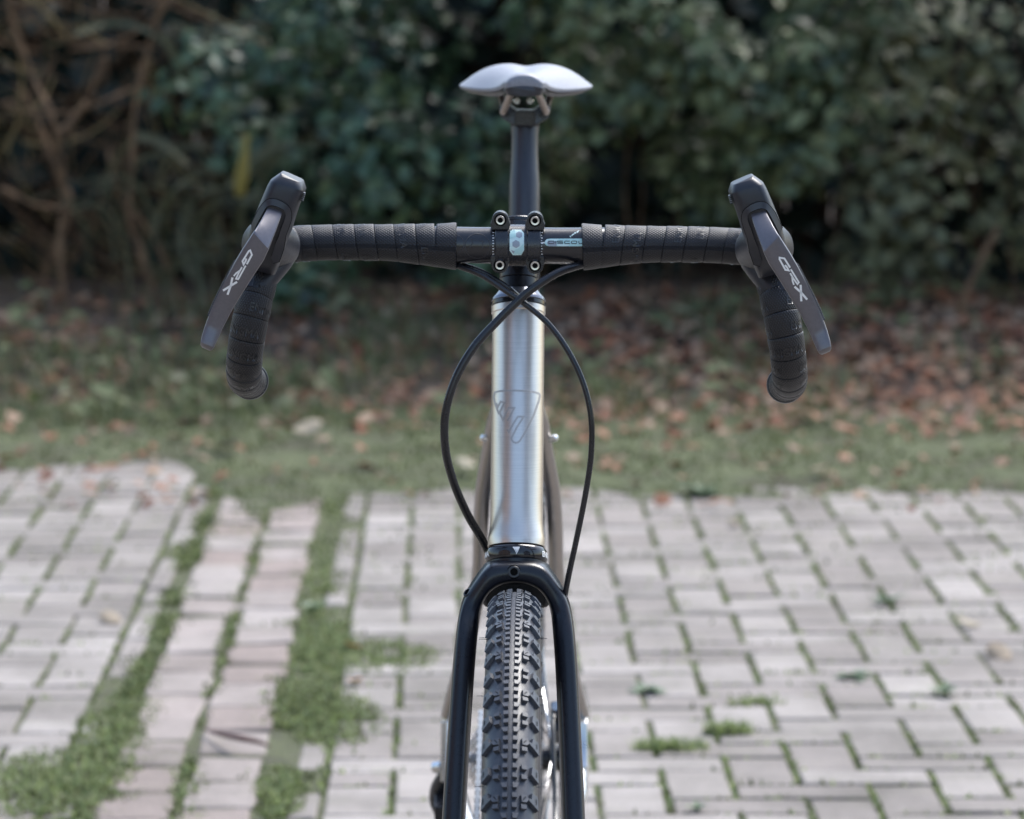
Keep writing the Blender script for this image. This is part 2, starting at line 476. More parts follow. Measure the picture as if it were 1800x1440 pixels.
# ================================================================== THE SETTING
def struct(o): o['kind'] = 'structure'; return o
def sheet(name, xs, ys, zf, material):
    v = [(x, y, zf(x, y)) for y in ys for x in xs]; n = len(xs)
    f = [(j * n + i, j * n + i + 1, (j + 1) * n + i + 1, (j + 1) * n + i) for j in range(len(ys) - 1) for i in range(n - 1)]
    m = MB(); m.v = v; m.f = f
    return m.build(name, material, smooth=180, fix=False)
def nz(x, y, s, k=0.0): return noise.noise(Vector((x * s, y * s, k)))
def sstep(a, b, x):
    t = max(0.0, min(1.0, (x - a) / (b - a))); return t * t * (3 - 2 * t)

struct(sheet('ground', np.linspace(-150, 150, 7), np.linspace(-150, 150, 7), lambda x, y: -0.075, 'soil'))
paving = struct(sheet('paving', np.linspace(-4, 4, 33), np.linspace(-6, 6.3, 50), lambda x, y: -0.0036, 'bedding'))

# 90 degree herringbone of paving bricks, measured grid
U = 0.1
G0 = Vector((0.3153, 3.2175, 0)); EY = Vector((-0.0138, 1, 0)).normalized(); EX = Vector((EY.y, -EY.x, 0))
def g2w(gx, gy): return G0 + EX * (U * (gx - 1)) + EY * (U * (gy - 0.5))
def w2g(p):
    q = Vector((p[0], p[1], 0)) - G0; return q.dot(EX) / U + 1, q.dot(EY) / U + 0.5
def brick_mesh(lx, ly, seed, wear=1.0):
    r = random.Random(seed)
    j = lambda a: r.uniform(-a, a) * wear
    hx, hy = lx / 2, ly / 2
    cs = [(-hx, -hy), (hx, -hy), (hx, hy), (-hx, hy)]
    m = MB()
    v = [(x, y, -0.06) for x, y in cs] + [(x + j(0.001), y + j(0.001), -0.0025 + j(0.0006)) for x, y in cs]
    ch = 0.0022
    v += [(x - math.copysign(ch + abs(j(0.0015)), x), y - math.copysign(ch + abs(j(0.0015)), y), j(0.0008)) for x, y in cs]
    f = []
    for a in (0, 4):
        for i in range(4): f.append((a + i, a + (i + 1) % 4, a + 4 + (i + 1) % 4, a + 4 + i))
    f.append((8, 9, 10, 11))
    m.add(v, f); return m
def mesh_of(mb, name, material):
    me = bpy.data.meshes.new(name); me.from_pydata(mb.v, [], mb.f); me.materials.append(M[material]); return me
J = 0.0092
long_v = [brick_mesh(U - J, 2 * U - J, 100 + k) for k in range(5)]
half_v = [brick_mesh(U - J, U - J, 200 + k) for k in range(3)]
long_me = [mesh_of(b, 'brick', 'brick') for b in long_v]
half_me = [mesh_of(b, 'brick', 'brick') for b in half_v]
bricks = []           # (gx centre, gy centre, kind, along) along: 0 = across the picture, 1 = in depth
def ok(i): return i <= -10 or i >= -5
for i in range(-34, 34):
    for j in range(-90, 32):
        d = (i - j) % 4
        if d == 0:
            a, b = ok(i), ok(i + 1)
            if a and b: bricks.append((i + 1.0, j + 0.5, 'long', 0))
            elif a: bricks.append((i + 0.5, j + 0.5, 'half', 0))
            elif b: bricks.append((i + 1.5, j + 0.5, 'half', 0))
        elif d == 3 and ok(i): bricks.append((i + 0.5, j + 1.0, 'long', 1))
YAW = math.atan2(EX.y, EX.x)
def in_view(p, m=40):
    d = p - CAM; zc = d.dot(FW)
    if zc < 0.5: return None
    px = 900 + F_PX * d.x / zc; py = 720 - F_PX * d.dot(UP) / zc
    return (px, py) if -m < px < 1800 + m and py < 1440 + m else None
def place(mb_list, me_list, gx, gy, along, rest, seen, material=None, parent=None, name='brick', sink=0.0, jit=1.0, rzj=1.0):
    p = g2w(gx, gy)
    k = random.randrange(len(mb_list))
    rz = YAW + (0 if along else math.pi / 2) + random.choice((0, math.pi)) + random.gauss(0, 0.007) * jit * rzj
    loc = Vector((p.x + random.gauss(0, 0.001), p.y + random.gauss(0, 0.001), random.gauss(0, 0.0010) * jit - sink))
    rx, ry = random.gauss(0, 0.004) * jit, random.gauss(0, 0.004) * jit
    if seen:
        o = bpy.data.objects.new(name, me_list[k]); C.objects.link(o); o.parent = parent or paving
        o.location = loc; o.rotation_euler = (rx, ry, rz)
    else:
        mt = Matrix.Translation(loc) @ Matrix.Rotation(rz, 4, 'Z')
        rest.add([mt @ Vector(q) for q in mb_list[k].v], mb_list[k].f)
rest = MB()
cand = []
for b in bricks:
    v = in_view(g2w(b[0], b[1]), 50)
    cand.append((v is not None and v[1] > 850, b))
vis = sorted([b for s, b in cand if s], key=lambda b: b[1])
shown = set(id(b) for b in vis[:270])
for s, b in cand:
    gx, gy, kd, al = b
    place(long_v if kd == 'long' else half_v, long_me if kd == 'long' else half_me, gx, gy, al, rest, id(b) in shown)
o = rest.build('far_bricks', 'brick', paving, smooth=0, fix=False); o['kind'] = 'stuff'
# worn double row of edging bricks that crosses the paving
ed_v = [brick_mesh(0.106 - 0.003 * (k % 3), 0.196 - 0.012 * (k % 4), 300 + k, 3.0) for k in range(8)]; ed_me = [mesh_of(b, 'edging_brick', 'edge_brick') for b in ed_v]
rest = MB()
for col, off in ((-7.68, 0.3), (-6.50, 1.1)):
    for k in range(-38, 17):
        gy = k * 1.93 + off
        if random.random() < 0.025: continue
        p = g2w(col, gy); v = in_view(p, 60)
        sink = -0.0005 + 0.002 * max(0, nz(p.x, p.y, 2.3, 4.0))
        place(ed_v, ed_me, col + random.gauss(0, 0.03), gy, 1, rest, v is not None and v[1] > 850, name='edging_brick', sink=sink, jit=1.0, rzj=4.0)
# narrow cut bricks that close the herringbone against the edging
cut_v = [brick_mesh(0.040, 0.150 + 0.015 * k, 500 + k, 2.0) for k in range(4)]; cut_me = [mesh_of(b, 'cut_brick', 'brick') for b in cut_v]
for col, k0, k1 in ((-8.74, -14, 15), (-5.27, 6, 14), (-5.27, -14, -1)):
    for k in range(k0, k1):
        gy = k * 1.85 + random.gauss(0, 0.08)
        if random.random() < 0.12: continue
        p = g2w(col, gy); v = in_view(p, 60)
        if v is not None: place(cut_v, cut_me, col + random.gauss(0, 0.02), gy, 1, rest, True, name='cut_brick', sink=0.0005)
o = rest.build('far_edging_bricks', 'edge_brick', paving, smooth=0, fix=False); o['kind'] = 'stuff'

# mossy verge behind the paving, then a litter-covered bank up to the shrubs
def edge_y(x): return 5.64 + 0.14 * nz(x, 0, 1.7, 2) + 0.14 * nz(x, 0, 6.0, 5) + 0.48 * sstep(-0.62, -0.78, x) - 0.30 * math.exp(-((x + 0.50) / 0.12) ** 2)
def verge_z(x, y): return -0.012 + 0.026 * sstep(edge_y(x) - 0.12, edge_y(x) + 0.16, y + 0.16 * nz(x, y, 9, 1) + 0.08 * nz(x, y, 23, 6)) + 0.010 * nz(x, y, 5, 3)
struct(sheet('mossy_verge', np.linspace(-4, 4, 240), np.linspace(4.9, 7.3, 100), verge_z, 'moss'))
def bank_z(x, y): return -0.015 + 0.185 * sstep(6.85, 8.35, y) + 0.02 * nz(x, y, 3, 7) + 0.012 * nz(x, y, 11, 8)
struct(sheet('bank', np.linspace(-6, 6, 150), np.linspace(6.75, 11.5, 70), bank_z, 'soil'))

# ------------------------------------------------------------------ leaves and blades
def leaf_geo(size, w=0.55, fold=0.18, curl=0.15):
    """8-point leaf: two folded halves"""
    L_ = size
    pts = [(0, 0, 0), (0.30 * L_, 0, -curl * L_ * 0.1), (0.65 * L_, 0, -curl * L_ * 0.35), (L_, 0, -curl * L_)]
    wd = w * L_ / 2
    a = [(0.28 * L_, wd, fold * wd), (0.62 * L_, wd * 0.92, fold * wd - curl * L_ * 0.3)]
    b = [(x, -y, z) for x, y, z in a]
    return np.array(pts + a + b), [(0, 1, 4), (1, 2, 5, 4), (2, 3, 5), (0, 6, 1), (1, 6, 7, 2), (2, 7, 3)]
def rot_to(normal, spin):
    n = Vector(normal).normalized()
    q = Vector((0, 0, 1)).rotation_difference(n)
    return np.array((q.to_matrix() @ Matrix.Rotation(spin, 3, 'Z')))
class Many:
    """many small pieces in one mesh, fast"""
    def __init__(self): self.v = []; self.f = []; self.n = 0
    def add(self, v, f):
        self.v.append(v); self.f += [tuple(i + self.n for i in q) for q in f]; self.n += len(v)
    def build(self, name, material, parent=None):
        me = bpy.data.meshes.new(name); me.from_pydata(np.concatenate(self.v).tolist(), [], self.f); me.shade_smooth()
        return link(name, me, material, parent)
def blade(base, h, w, az, lean, bend=0.5):
    d = np.array([math.cos(az), math.sin(az), 0]); s = np.array([-math.sin(az), math.cos(az), 0]) * w / 2
    b = np.array(base); m = b + d * lean * h * 0.4 + np.array([0, 0, h * 0.6]); t = b + d * lean * h * (0.6 + bend) + np.array([0, 0, h * (1 - 0.25 * lean)])
    return np.array([b - s, b + s, m + s * 0.8, m - s * 0.8, t]), [(0, 1, 2, 3), (3, 2, 4)]

# ------------------------------------------------------------------ shrubs
def shrub(name, label, x0, x1, material, n_clump, y0=8.05, y1=8.75, z0=0.18, z1=1.75, leaf=(0.042, 0.068), per=46, stems=7, group='shrubs along the bank', rad=(0.09, 0.19), cat='shrub', gap=0.0):
    t = thing(name, label, cat, ((x0 + x1) / 2, (y0 + y1) / 2, 0.12), group)
    ox, oy, oz = t.location
    mm = Many()
    for _ in range(n_clump):
        c = np.array([random.uniform(x0, x1), random.uniform(y0, y1), random.uniform(z0, z1)])
        if gap and nz(c[0], c[2], 2.6, 9.1) < gap: continue
        R = random.uniform(*rad)
        for _k in range(per):
            d = rng.normal(size=3); d /= np.linalg.norm(d)
            if d[1] > 0.5: d[1] *= -1
            p = c + d * R * random.uniform(0.55, 1.0) * np.array([1, 0.8, 0.85])
            nrm = d * 0.7 + np.array([random.gauss(0, 0.35), -0.35 + random.gauss(0, 0.35), 0.55 + random.gauss(0, 0.3)])
            s = random.uniform(*leaf)
            g, f = leaf_geo(s, random.uniform(0.5, 0.75), random.uniform(0.1, 0.35), random.uniform(0.05, 0.3))
            mm.add(g @ rot_to(nrm, random.uniform(0, 6.28)).T + p - np.array([ox, oy, oz]), f)
    mm.build('crown', material, t)
    for k in range(stems):
        m = MB(); x = random.uniform(x0, x1); y = random.uniform(y0 + 0.1, y1)
        pts = [(x - ox, y - oy, bank_z(x, y) - 0.05 - oz)]
        for q in range(5):
            x += random.gauss(0, 0.07); y += random.gauss(0, 0.05); pts.append((x - ox, y - oy, 0.1 + (q + 1) * 0.36 - oz))
        r0 = random.uniform(0.002, 0.005)
        m.tube(spline(pts, 4), [r0 * (1 - 0.6 * i / 20) for i in range(21)], 7); m.build('stem', 'twig', t)
    return t
shrub('evergreen_shrub', 'blue-green broadleaf shrub behind the saddle and the left hood, with dark gaps', -0.92, 0.12, 'ivy_teal', 110, gap=-0.03, per=62)
shrub('evergreen_shrub', 'dense grey-green shrub filling the bank behind the right half of the handlebar', 0.02, 1.08, 'laurel', 140, gap=-0.12, z0=0.42, per=66)
shrub('sparse_shrub', 'thin twiggy shrub with scattered yellowish leaves at the right edge', 1.05, 1.95, 'sparse_leaf', 90, per=26, stems=16, rad=(0.12, 0.25))
shrub('evergreen_shrub', 'broadleaf shrub out beyond the right edge of the thin twiggy shrub', 1.9, 4.6, 'laurel', 150, per=30)
shrub('evergreen_shrub', 'broadleaf shrub out beyond the left edge of the bare brown thicket', -4.6, -1.75, 'ivy_teal', 150, per=30)
# tall hedge behind them all, deep shade put into its leaf colour
h = thing('hedge', 'tall evergreen hedge behind all the shrubs, its leaves coloured dark as deep shade', 'hedge', (0, 9.4, 0.15))
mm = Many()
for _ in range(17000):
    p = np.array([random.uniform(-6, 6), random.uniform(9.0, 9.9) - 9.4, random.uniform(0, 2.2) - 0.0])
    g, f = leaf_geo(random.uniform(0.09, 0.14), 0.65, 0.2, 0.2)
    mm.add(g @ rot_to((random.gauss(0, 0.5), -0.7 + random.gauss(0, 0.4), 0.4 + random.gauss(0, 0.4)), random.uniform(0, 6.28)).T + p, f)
mm.build('crown', 'shade_leaf', h)
for k in range(14):
    m = MB(); x = -5.6 + 0.85 * k + random.gauss(0, 0.1)
    m.tube([(x, 0.6, -0.1), (x + random.gauss(0, 0.06), 0.62, 1.1), (x + random.gauss(0, 0.1), 0.6, 2.1)], [0.022, 0.016, 0.008], 8); m.build('trunk', 'bark', h)

# boards added behind the hedge to stop brightness showing through it
added_boards = thing('added_boards', 'added dark boards behind the hedge, hiding bright ground seen through it', 'added_boards', (0, 10.25, 0))
fb = mesh_of(brick_mesh(0.145, 0.02, 900), 'board', 'twig')
for k in range(84):
    o = bpy.data.objects.new('board', fb); C.objects.link(o); o.parent = added_boards
    o.location = (-6.22 + 0.15 * k, random.gauss(0, 0.002), 2.0); o.scale = (1, 1, 36)
# bare brown thicket at the left
def wpt(px, py, Y):
    d = ray(px, py); return CAM + d * ((Y - CAM.y) / d.y)
t = thing('bare_thicket', 'bare brown woody shrub with tangled branches at the left edge', 'shrub', (-1.25, 8.3, 0.1), 'shrubs along the bank')
O = Vector(t.location)
big = [([(10, -60), (22, 40), (55, 130), (95, 220), (110, 330), (105, 450), (120, 570)], 0.011, 8.1), ([(300, -40), (262, 80), (236, 200), (232, 300), (228, 390), (255, 470), (290, 560)], 0.010, 8.1), ([(150, 180), (128, 215), (95, 240)], 0.011, 8.05), ([(185, 100), (150, 180), (110, 225)], 0.009, 8.1), ([(110, 330), (95, 290), (60, 200), (30, 150)], 0.010, 8.25),
       ([(255, 470), (240, 400), (205, 330), (190, 260)], 0.008, 8.2), ([(60, 560), (80, 480), (120, 380), (118, 330)], 0.011, 8.2), ([(0, 330), (60, 360), (120, 370)], 0.009, 8.15), ([(330, 560), (300, 480), (270, 420), (236, 370)], 0.008, 8.12), ([(0, 180), (60, 200), (150, 190), (250, 150)], 0.006, 8.2)]
for pts, r, Y in big:
    m = MB(); P = spline([wpt(x, y, Y + random.gauss(0, 0.02)) - O for x, y in pts], 6)
    m.tube(P, [r * (0.75 + 0.25 * math.sin(i * 0.9)) for i in range(len(P))], 10); m.build('branch', 'bark', t)
for k in range(260):
    x, y = random.uniform(-120, 430), random.uniform(-60, 520); a = random.gauss(1.2, 0.8); L_ = random.uniform(60, 220); Y = random.uniform(8.1, 8.8)
    c = random.gauss(0, 0.35)
    m = MB(); P = spline([wpt(x + L_ * q * math.cos(a + c * q), y + L_ * q * math.sin(a + c * q), Y + 0.1 * q) - O for q in (0, 0.35, 0.7, 1)], 4)
    m.tube(P, random.uniform(0.0014, 0.0036), 6); m.build('twig', random.choice(('twig', 'bark', 'straw')), t)
t = thing('sedge_clump', 'arching olive-brown grass stems among the branches left of the left hood', 'grass', (-0.95, 8.0, 0.1))
O = Vector(t.location)
def ribbon(pts, w, parent, material, name):
    P = spline(pts, 6); m = MB(); n = len(P); rows = []
    for i, p in enumerate(P):
        q = i / (n - 1); ww = w * (0.5 + 0.5 * math.sin(math.pi * min(1, q * 1.15 + 0.12)))
        tt = (P[min(i + 1, n - 1)] - P[max(i - 1, 0)]).normalized(); s = tt.cross(Vector((0.2, -1, 0.3))).normalized() * ww / 2
        rows.append([p - s, p + Vector((0, 0.1 * w, 0)), p + s])
    m.grid(rows, close_u=False); return m.build(name, material, parent, smooth=180, fix=False)
arcs = [[(285, 60), (320, 120), (370, 175), (440, 190)], [(300, 40), (370, 60), (430, 65), (470, 60)], [(240, 235), (290, 255), (330, 290)], [(480, 210), (470, 270), (420, 320), (350, 340)], [(300, 470), (290, 400), (310, 330), (370, 300)], [(335, 490), (318, 420), (330, 360), (380, 330)], [(420, 480), (390, 430), (372, 370), (400, 330)], [(360, 540), (345, 450), (352, 380), (390, 350)], [(460, 330), (430, 360), (410, 420), (400, 480)], [(130, 60), (200, 40), (270, 60), (330, 120)], [(500, 250), (440, 280), (400, 330)]]
for a in arcs:
    ribbon([wpt(x, y, 7.95 + random.uniform(-0.05, 0.25)) - O for x, y in a], random.uniform(0.014, 0.028), t, 'olive_blade', 'blade')
for k in range(28):
    x, y = random.uniform(150, 470), random.uniform(330, 560); L_ = random.uniform(80, 200); s = random.choice((-1, 1)); Y = random.uniform(7.95, 8.4)
    ribbon([wpt(x, y, Y) - O, wpt(x + s * 12, y - L_ * 0.5, Y) - O, wpt(x + s * 50, y - L_ * 0.85, Y - 0.05) - O, wpt(x + s * 105, y - L_ * 0.8, Y - 0.1) - O], random.uniform(0.006, 0.014), t, 'olive_blade', 'blade')
t = thing('yellow_leaf_blade', 'single upright yellow grass blade just above the left hood', 'grass', (-0.76, 7.9, 0.1)); O = Vector(t.location)
ribbon([wpt(421, 345, 7.95) - O, wpt(424, 315, 7.93) - O, wpt(430, 275, 7.92) - O, wpt(434, 236, 7.92) - O], 0.036, t, 'yellow_blade', 'blade')
# leaning bare stem at the right
m = MB(); m.tube(spline([wpt(1672, 600, 8.0), wpt(1690, 540, 8.0), wpt(1718, 470, 8.02), wpt(1760, 390, 8.1)], 6), 0.009, 8)
tag(m.build('bare_sapling', 'bark'), 'slanting bare brown sapling in the dark gap at the far right', 'sapling')

# unseen buildings added behind the camera to band the head tube reflection
def added_building(name, label, c, w, d, h, ridge, yaw, wall, roof, cols, rows_):
    t = thing(name, label, 'added_building', (c[0], c[1], -0.05)); t.rotation_euler = (0, 0, yaw)
    m = MB(); m.box((0, 0, h / 2), (w, d, h)); m.prism([(-w / 2, -d / 2, h), (w / 2, -d / 2, h), (0, -d / 2, h + ridge)], (0, d, 0)); m.build('wall', wall, t, smooth=0)
    for s in (-1, 1):
        m = MB(); L_ = math.hypot(w / 2, ridge) + 0.3; a = math.atan2(ridge, w / 2)
        m.box((s * (w / 4 + 0.05), 0, h + ridge / 2 + 0.06), (L_, d + 0.5, 0.10), Matrix.Rotation(s * a, 3, 'Y')); m.build('roof', roof, t, smooth=0)
    for i in range(cols):
        for j in range(rows_):
            x = (i + 0.5) * w / cols - w / 2; z = 1.5 + j * 2.6
            m = MB(); m.box((x, d / 2 + 0.02, z), (1.2, 0.08, 1.3)); f = m.build('window', 'white', t, smooth=0)
            m = MB(); m.box((x, d / 2 + 0.07, z), (1.04, 0.03, 1.14)); m.build('pane', 'gloss', f, smooth=0)
    m = MB(); m.box((w * 0.25, d / 2 + 0.02, 1.02), (0.95, 0.07, 2.05)); dr = m.build('door', 'bark', t, smooth=0)
    m = MB(); m.box((w * 0.25 + 0.36, d / 2 + 0.08, 1.0), (0.04, 0.06, 0.12)); m.build('handle', 'steel', dr, smooth=0)
added_building('added_house', 'unseen brown brick house, added to mirror as the dark band left of centre on the head tube', (-9.5, -9.0), 9.0, 6.5, 5.2, 2.6, math.radians(-42), mat('house brick', (0.20, 0.13, 0.10), 0.9, scale=8, var=0.3), mat('roof tile', (0.10, 0.06, 0.05), 0.85, scale=10, var=0.3), 4, 2)
added_building('added_garage', 'unseen grey rendered block, added to mirror as the narrow band right of centre on the head tube', (7.8, -9.0), 4.2, 6.0, 3.8, 1.9, math.radians(40), mat('grey render', (0.22, 0.23, 0.26), 0.9, scale=5, var=0.15), mat('slate', (0.06, 0.065, 0.075), 0.7, scale=9, var=0.3), 2, 1)

# ================================================================== THE BICYCLE
bike = thing('bicycle', 'gravel bicycle with brushed titanium head tube, black fork and black taped drop bars', 'bicycle')
bike.matrix_world = BIKE

def part(name, mb, material, parent=bike, **k): return mb.build(name, material, parent, **k)

# ------------------------------------------------------------------ frame
CROWN = Vector((0, 0.175, 0.707)); STEER = Vector((0, 0.3256, 0.9455))
FWD = Vector((0, -0.9455, 0.3256))
def steer(d): return CROWN + STEER * d
R_HT = 0.0233
mb = MB()
mb.lathe([(0.0135, 0.0238), (0.0140, 0.0252), (0.018, 0.0253), (0.0215, 0.0250), (0.028, 0.0240), (0.036, 0.0234), (0.05, R_HT), (0.215, R_HT), (0.2245, 0.0234), (0.2255, 0.0241), (0.231, 0.0241), (0.2315, 0.0236)], CROWN, STEER, 64)
head_tube = part('head_tube', mb, 'titanium', smooth=30)
# outlined shield emblem etched on the head tube (traced on the tube's own surface)
def on_ht(x, y): return on_cyl(x, y, CROWN, STEER, R_HT + 0.00012)
z5 = lambda pts: [(855 + x / 12.0, 675 + y / 12.0) for x, y in pts]
shield = [z5([(262, 640), (180, 420), (150, 270), (175, 175), (290, 150), (430, 140), (640, 140), (850, 150), (1000, 170), (1105, 200), (1135, 240), (1110, 360), (1010, 640), (900, 860), (800, 1050), (705, 1200), (660, 1238), (620, 1245), (570, 1225), (535, 1185), (528, 1140), (650, 900), (790, 690), (665, 690), (560, 850), (470, 1015), (440, 960)]),
          z5([(440, 780), (500, 680), (590, 505), (470, 505), (400, 640), (345, 760), (300, 660), (275, 610), (330, 490), (375, 395), (300, 370), (235, 490), (200, 400)])]
decal('etched_emblem', strokes(shield, 3.1), 3.0, on_ht, 'titanium_etch', head_tube)

BB = Vector((0, 0.6216, 0.278)); RA = Vector((0, 1.045, 0.353)); SEAT = Vector((0, 0.778, 0.805))
mb = MB(); mb.tube([steer(0.195), SEAT + Vector((0, 0.0, -0.02))], [0.0175, 0.0160], 24); part('top_tube', mb, 'dark_titanium')
mb = MB(); mb.tube([steer(0.055), BB], [0.0205, 0.0215], 24); part('down_tube', mb, 'dark_titanium')
mb = MB(); mb.tube([BB, SEAT], 0.0175, 24); part('seat_tube', mb, 'dark_titanium')
mb = MB(); mb.lathe([(-0.019, 0.019), (-0.018, 0.0202), (0.004, 0.0202), (0.005, 0.019)], SEAT, (SEAT - BB), 32); mb.box(SEAT + Vector((0, 0.024, -0.006)), (0.012, 0.012, 0.014))
part('seat_clamp', mb, 'anodised', bevel=0.0006)
mb = MB(); mb.lathe([(-0.034, 0.021), (-0.033, 0.0225), (0.033, 0.0225), (0.034, 0.021)], BB, (1, 0, 0), 32); part('bottom_bracket', mb, 'dark_titanium')
stays_px = {1: [(903, 640, 0.776), (889, 690, 0.790), (870, 740, 0.810), (860, 795, 0.832), (849, 862, 0.865), (845, 930, 0.898), (843, 1005, 0.930), (828, 1105, 0.972), (804, 1195, 1.008), (788, 1258, 1.028)],
            -1: [(912, 640, 0.776), (930, 690, 0.790), (950, 740, 0.810), (959, 795, 0.832), (971, 862, 0.865), (976, 930, 0.898), (978, 1005, 0.930), (989, 1105, 0.972), (1007, 1195, 1.008), (1023, 1258, 1.028)]}
RX = -0.0062           # the back end sits a little to the left
for sgn in (1, -1):
    stay = spline([at(*p) for p in stays_px[sgn]], 6)
    mb = MB(); mb.tube(stay, 0.0082, 18)
    s_ob = part('seat_stay', mb, 'dark_titanium')
    e = MB(); p = at(*((856, 772, 0.818) if sgn > 0 else (969, 772, 0.818))); e.lathe([(-0.004, 0.0032), (0.004, 0.0036), (0.007, 0.0030), (0.008, 0.0015)], p, (-0.75 * sgn, -0.55, 0.3), 16)
    part('mudguard_eyelet', e, 'silver', s_ob)
    x = -0.0690 * sgn + RX
    d = MB()
    ring = [(1.010, 0.400), (1.034, 0.408), (1.052, 0.378), (1.068, 0.352), (1.058, 0.330), (1.036, 0.326), (1.012, 0.332), (0.988, 0.336), (0.990, 0.356), (1.004, 0.372)]
    d.prism([(x - 0.0075, y, z) for y, z in ring], (0.015, 0, 0))
    part('dropout', d, 'silver', bevel=0.001)
    c = MB(); x2 = -0.069 * sgn; c.tube(spline([(x, 1.012, 0.350), (x2 * 0.96 + RX * 0.8, 0.95, 0.338), (x2 * 0.72 + RX * 0.5, 0.83, 0.312), (x2 * 0.52, 0.72, 0.294), (x2 * 0.40, 0.64, 0.284)], 6), [0.0085] * 6 + [0.0105] * 19, 16)
    part('chain_stay', c, 'silver')
mb = MB(); mb.lathe([(-0.079, 0.006), (-0.078, 0.0085), (-0.072, 0.0085), (-0.072, 0.006), (0.062, 0.006), (0.062, 0.0085), (0.068, 0.0085), (0.069, 0.006)], RA + Vector((RX, 0, 0)), (1, 0, 0), 20); part('rear_axle', mb, 'silver')

# ------------------------------------------------------------------ headset, spacers, stem
mb = MB(); mb.lathe([(0.0002, 0.0262), (0.0008, 0.0268), (0.0030, 0.0275), (0.0070, 0.0277), (0.0100, 0.0270), (0.0122, 0.0256), (0.0132, 0.0240)], CROWN, STEER, 64)
lower = part('lower_headset_ring', mb, 'gloss')
SIDE = Vector((1, 0, 0))
def ring_pt(u, v):      # u: arc length from the front, to the right; v: height
    a = u / 0.0277
    r = lerp_table(v, [(0.0, 0.0264), (0.003, 0.0276), (0.007, 0.0278), (0.010, 0.0271), (0.0122, 0.0257)])[0] + 0.00012
    return CROWN + STEER * v + FWD * (r * math.cos(a)) + SIDE * (r * math.sin(a))
polys = [[(x + 0.0268, y + 0.0034) for x, y in q] for q in text_polys('ENIGMA', 0.0066, 0.00025)]
decal('ring_lettering', polys, 0.0015, ring_pt, 'white', lower)
polys = [[(x - 0.0298 - 0.0235, y + 0.0034) for x, y in q] for q in text_polys('ENIGMA', 0.0066, 0.00025)]
decal('ring_lettering', polys, 0.0015, ring_pt, 'white', lower)
tri = [[(-0.0032, 0.0095), (0.0034, 0.0095), (0.0022, 0.0066), (-0.0022, 0.0080)], [(-0.0022, 0.0080), (-0.0006, 0.0075), (-0.0009, 0.0058), (-0.0013, 0.0066)], [(-0.0004, 0.0074), (0.0008, 0.0071), (-0.0001, 0.0043), (-0.0007, 0.0054)], [(0.0010, 0.0071), (0.0024, 0.0068), (0.0003, 0.0027), (0.0000, 0.0035)]]
decal('ring_emblem', tri, 0.0015, ring_pt, 'white', lower)
mb = MB(); mb.lathe([(0.2318, 0.0238), (0.2322, 0.0247), (0.2352, 0.0247), (0.2358, 0.0240)], CROWN, STEER, 64); part('upper_headset_ring', mb, 'gloss')
mb = MB(); mb.lathe([(0.2358, 0.0239), (0.2364, 0.0243), (0.2385, 0.0240), (0.2402, 0.0226), (0.2445, 0.0190), (0.2462, 0.0180), (0.2464, 0.0172)], CROWN, STEER, 64); part('headset_cap', mb, mat('satin dark cap', (0.16, 0.17, 0.2), 0.22, 0.7))
for d0 in (0.2466, 0.2572):
    mb = MB(); mb.lathe([(d0, 0.0166), (d0 + 0.0006, 0.0172), (d0 + 0.0098, 0.0172), (d0 + 0.0104, 0.0166)], CROWN, STEER, 40); part('spacer', mb, 'carbon')
BAR = Vector((0, 0.177, 0.987))
mb = MB()
mb.lathe([(0.2680, 0.0170), (0.2690, 0.0182), (0.3070, 0.0182), (0.3080, 0.0170)], CROWN, STEER, 40)
p0, p1 = steer(0.288), BAR + Vector((0, 0.014, 0.0))
rows = []
for t in (0.0, 0.25, 0.5, 0.75, 0.9, 1.0):
    c = p0.lerp(p1, t); w = 0.0165 + 0.004 * max(0, t - 0.6) / 0.4; h = 0.0165 + 0.001 * t
    rows.append([c + Vector((w * math.copysign(abs(math.cos(a)) ** 0.7, math.cos(a)), 0, h * math.copysign(abs(math.sin(a)) ** 0.7, math.sin(a)))) for a in [2 * math.pi * k / 32 for k in range(32)]])
mb.grid(rows)
stem = part('stem', mb, 'anodised', smooth=40)
t = MB(); t.lathe([(0.3081, 0.0172), (0.3110, 0.0172), (0.3118, 0.0165)], CROWN, STEER, 40); part('stem_cap', t, 'anodised', stem)
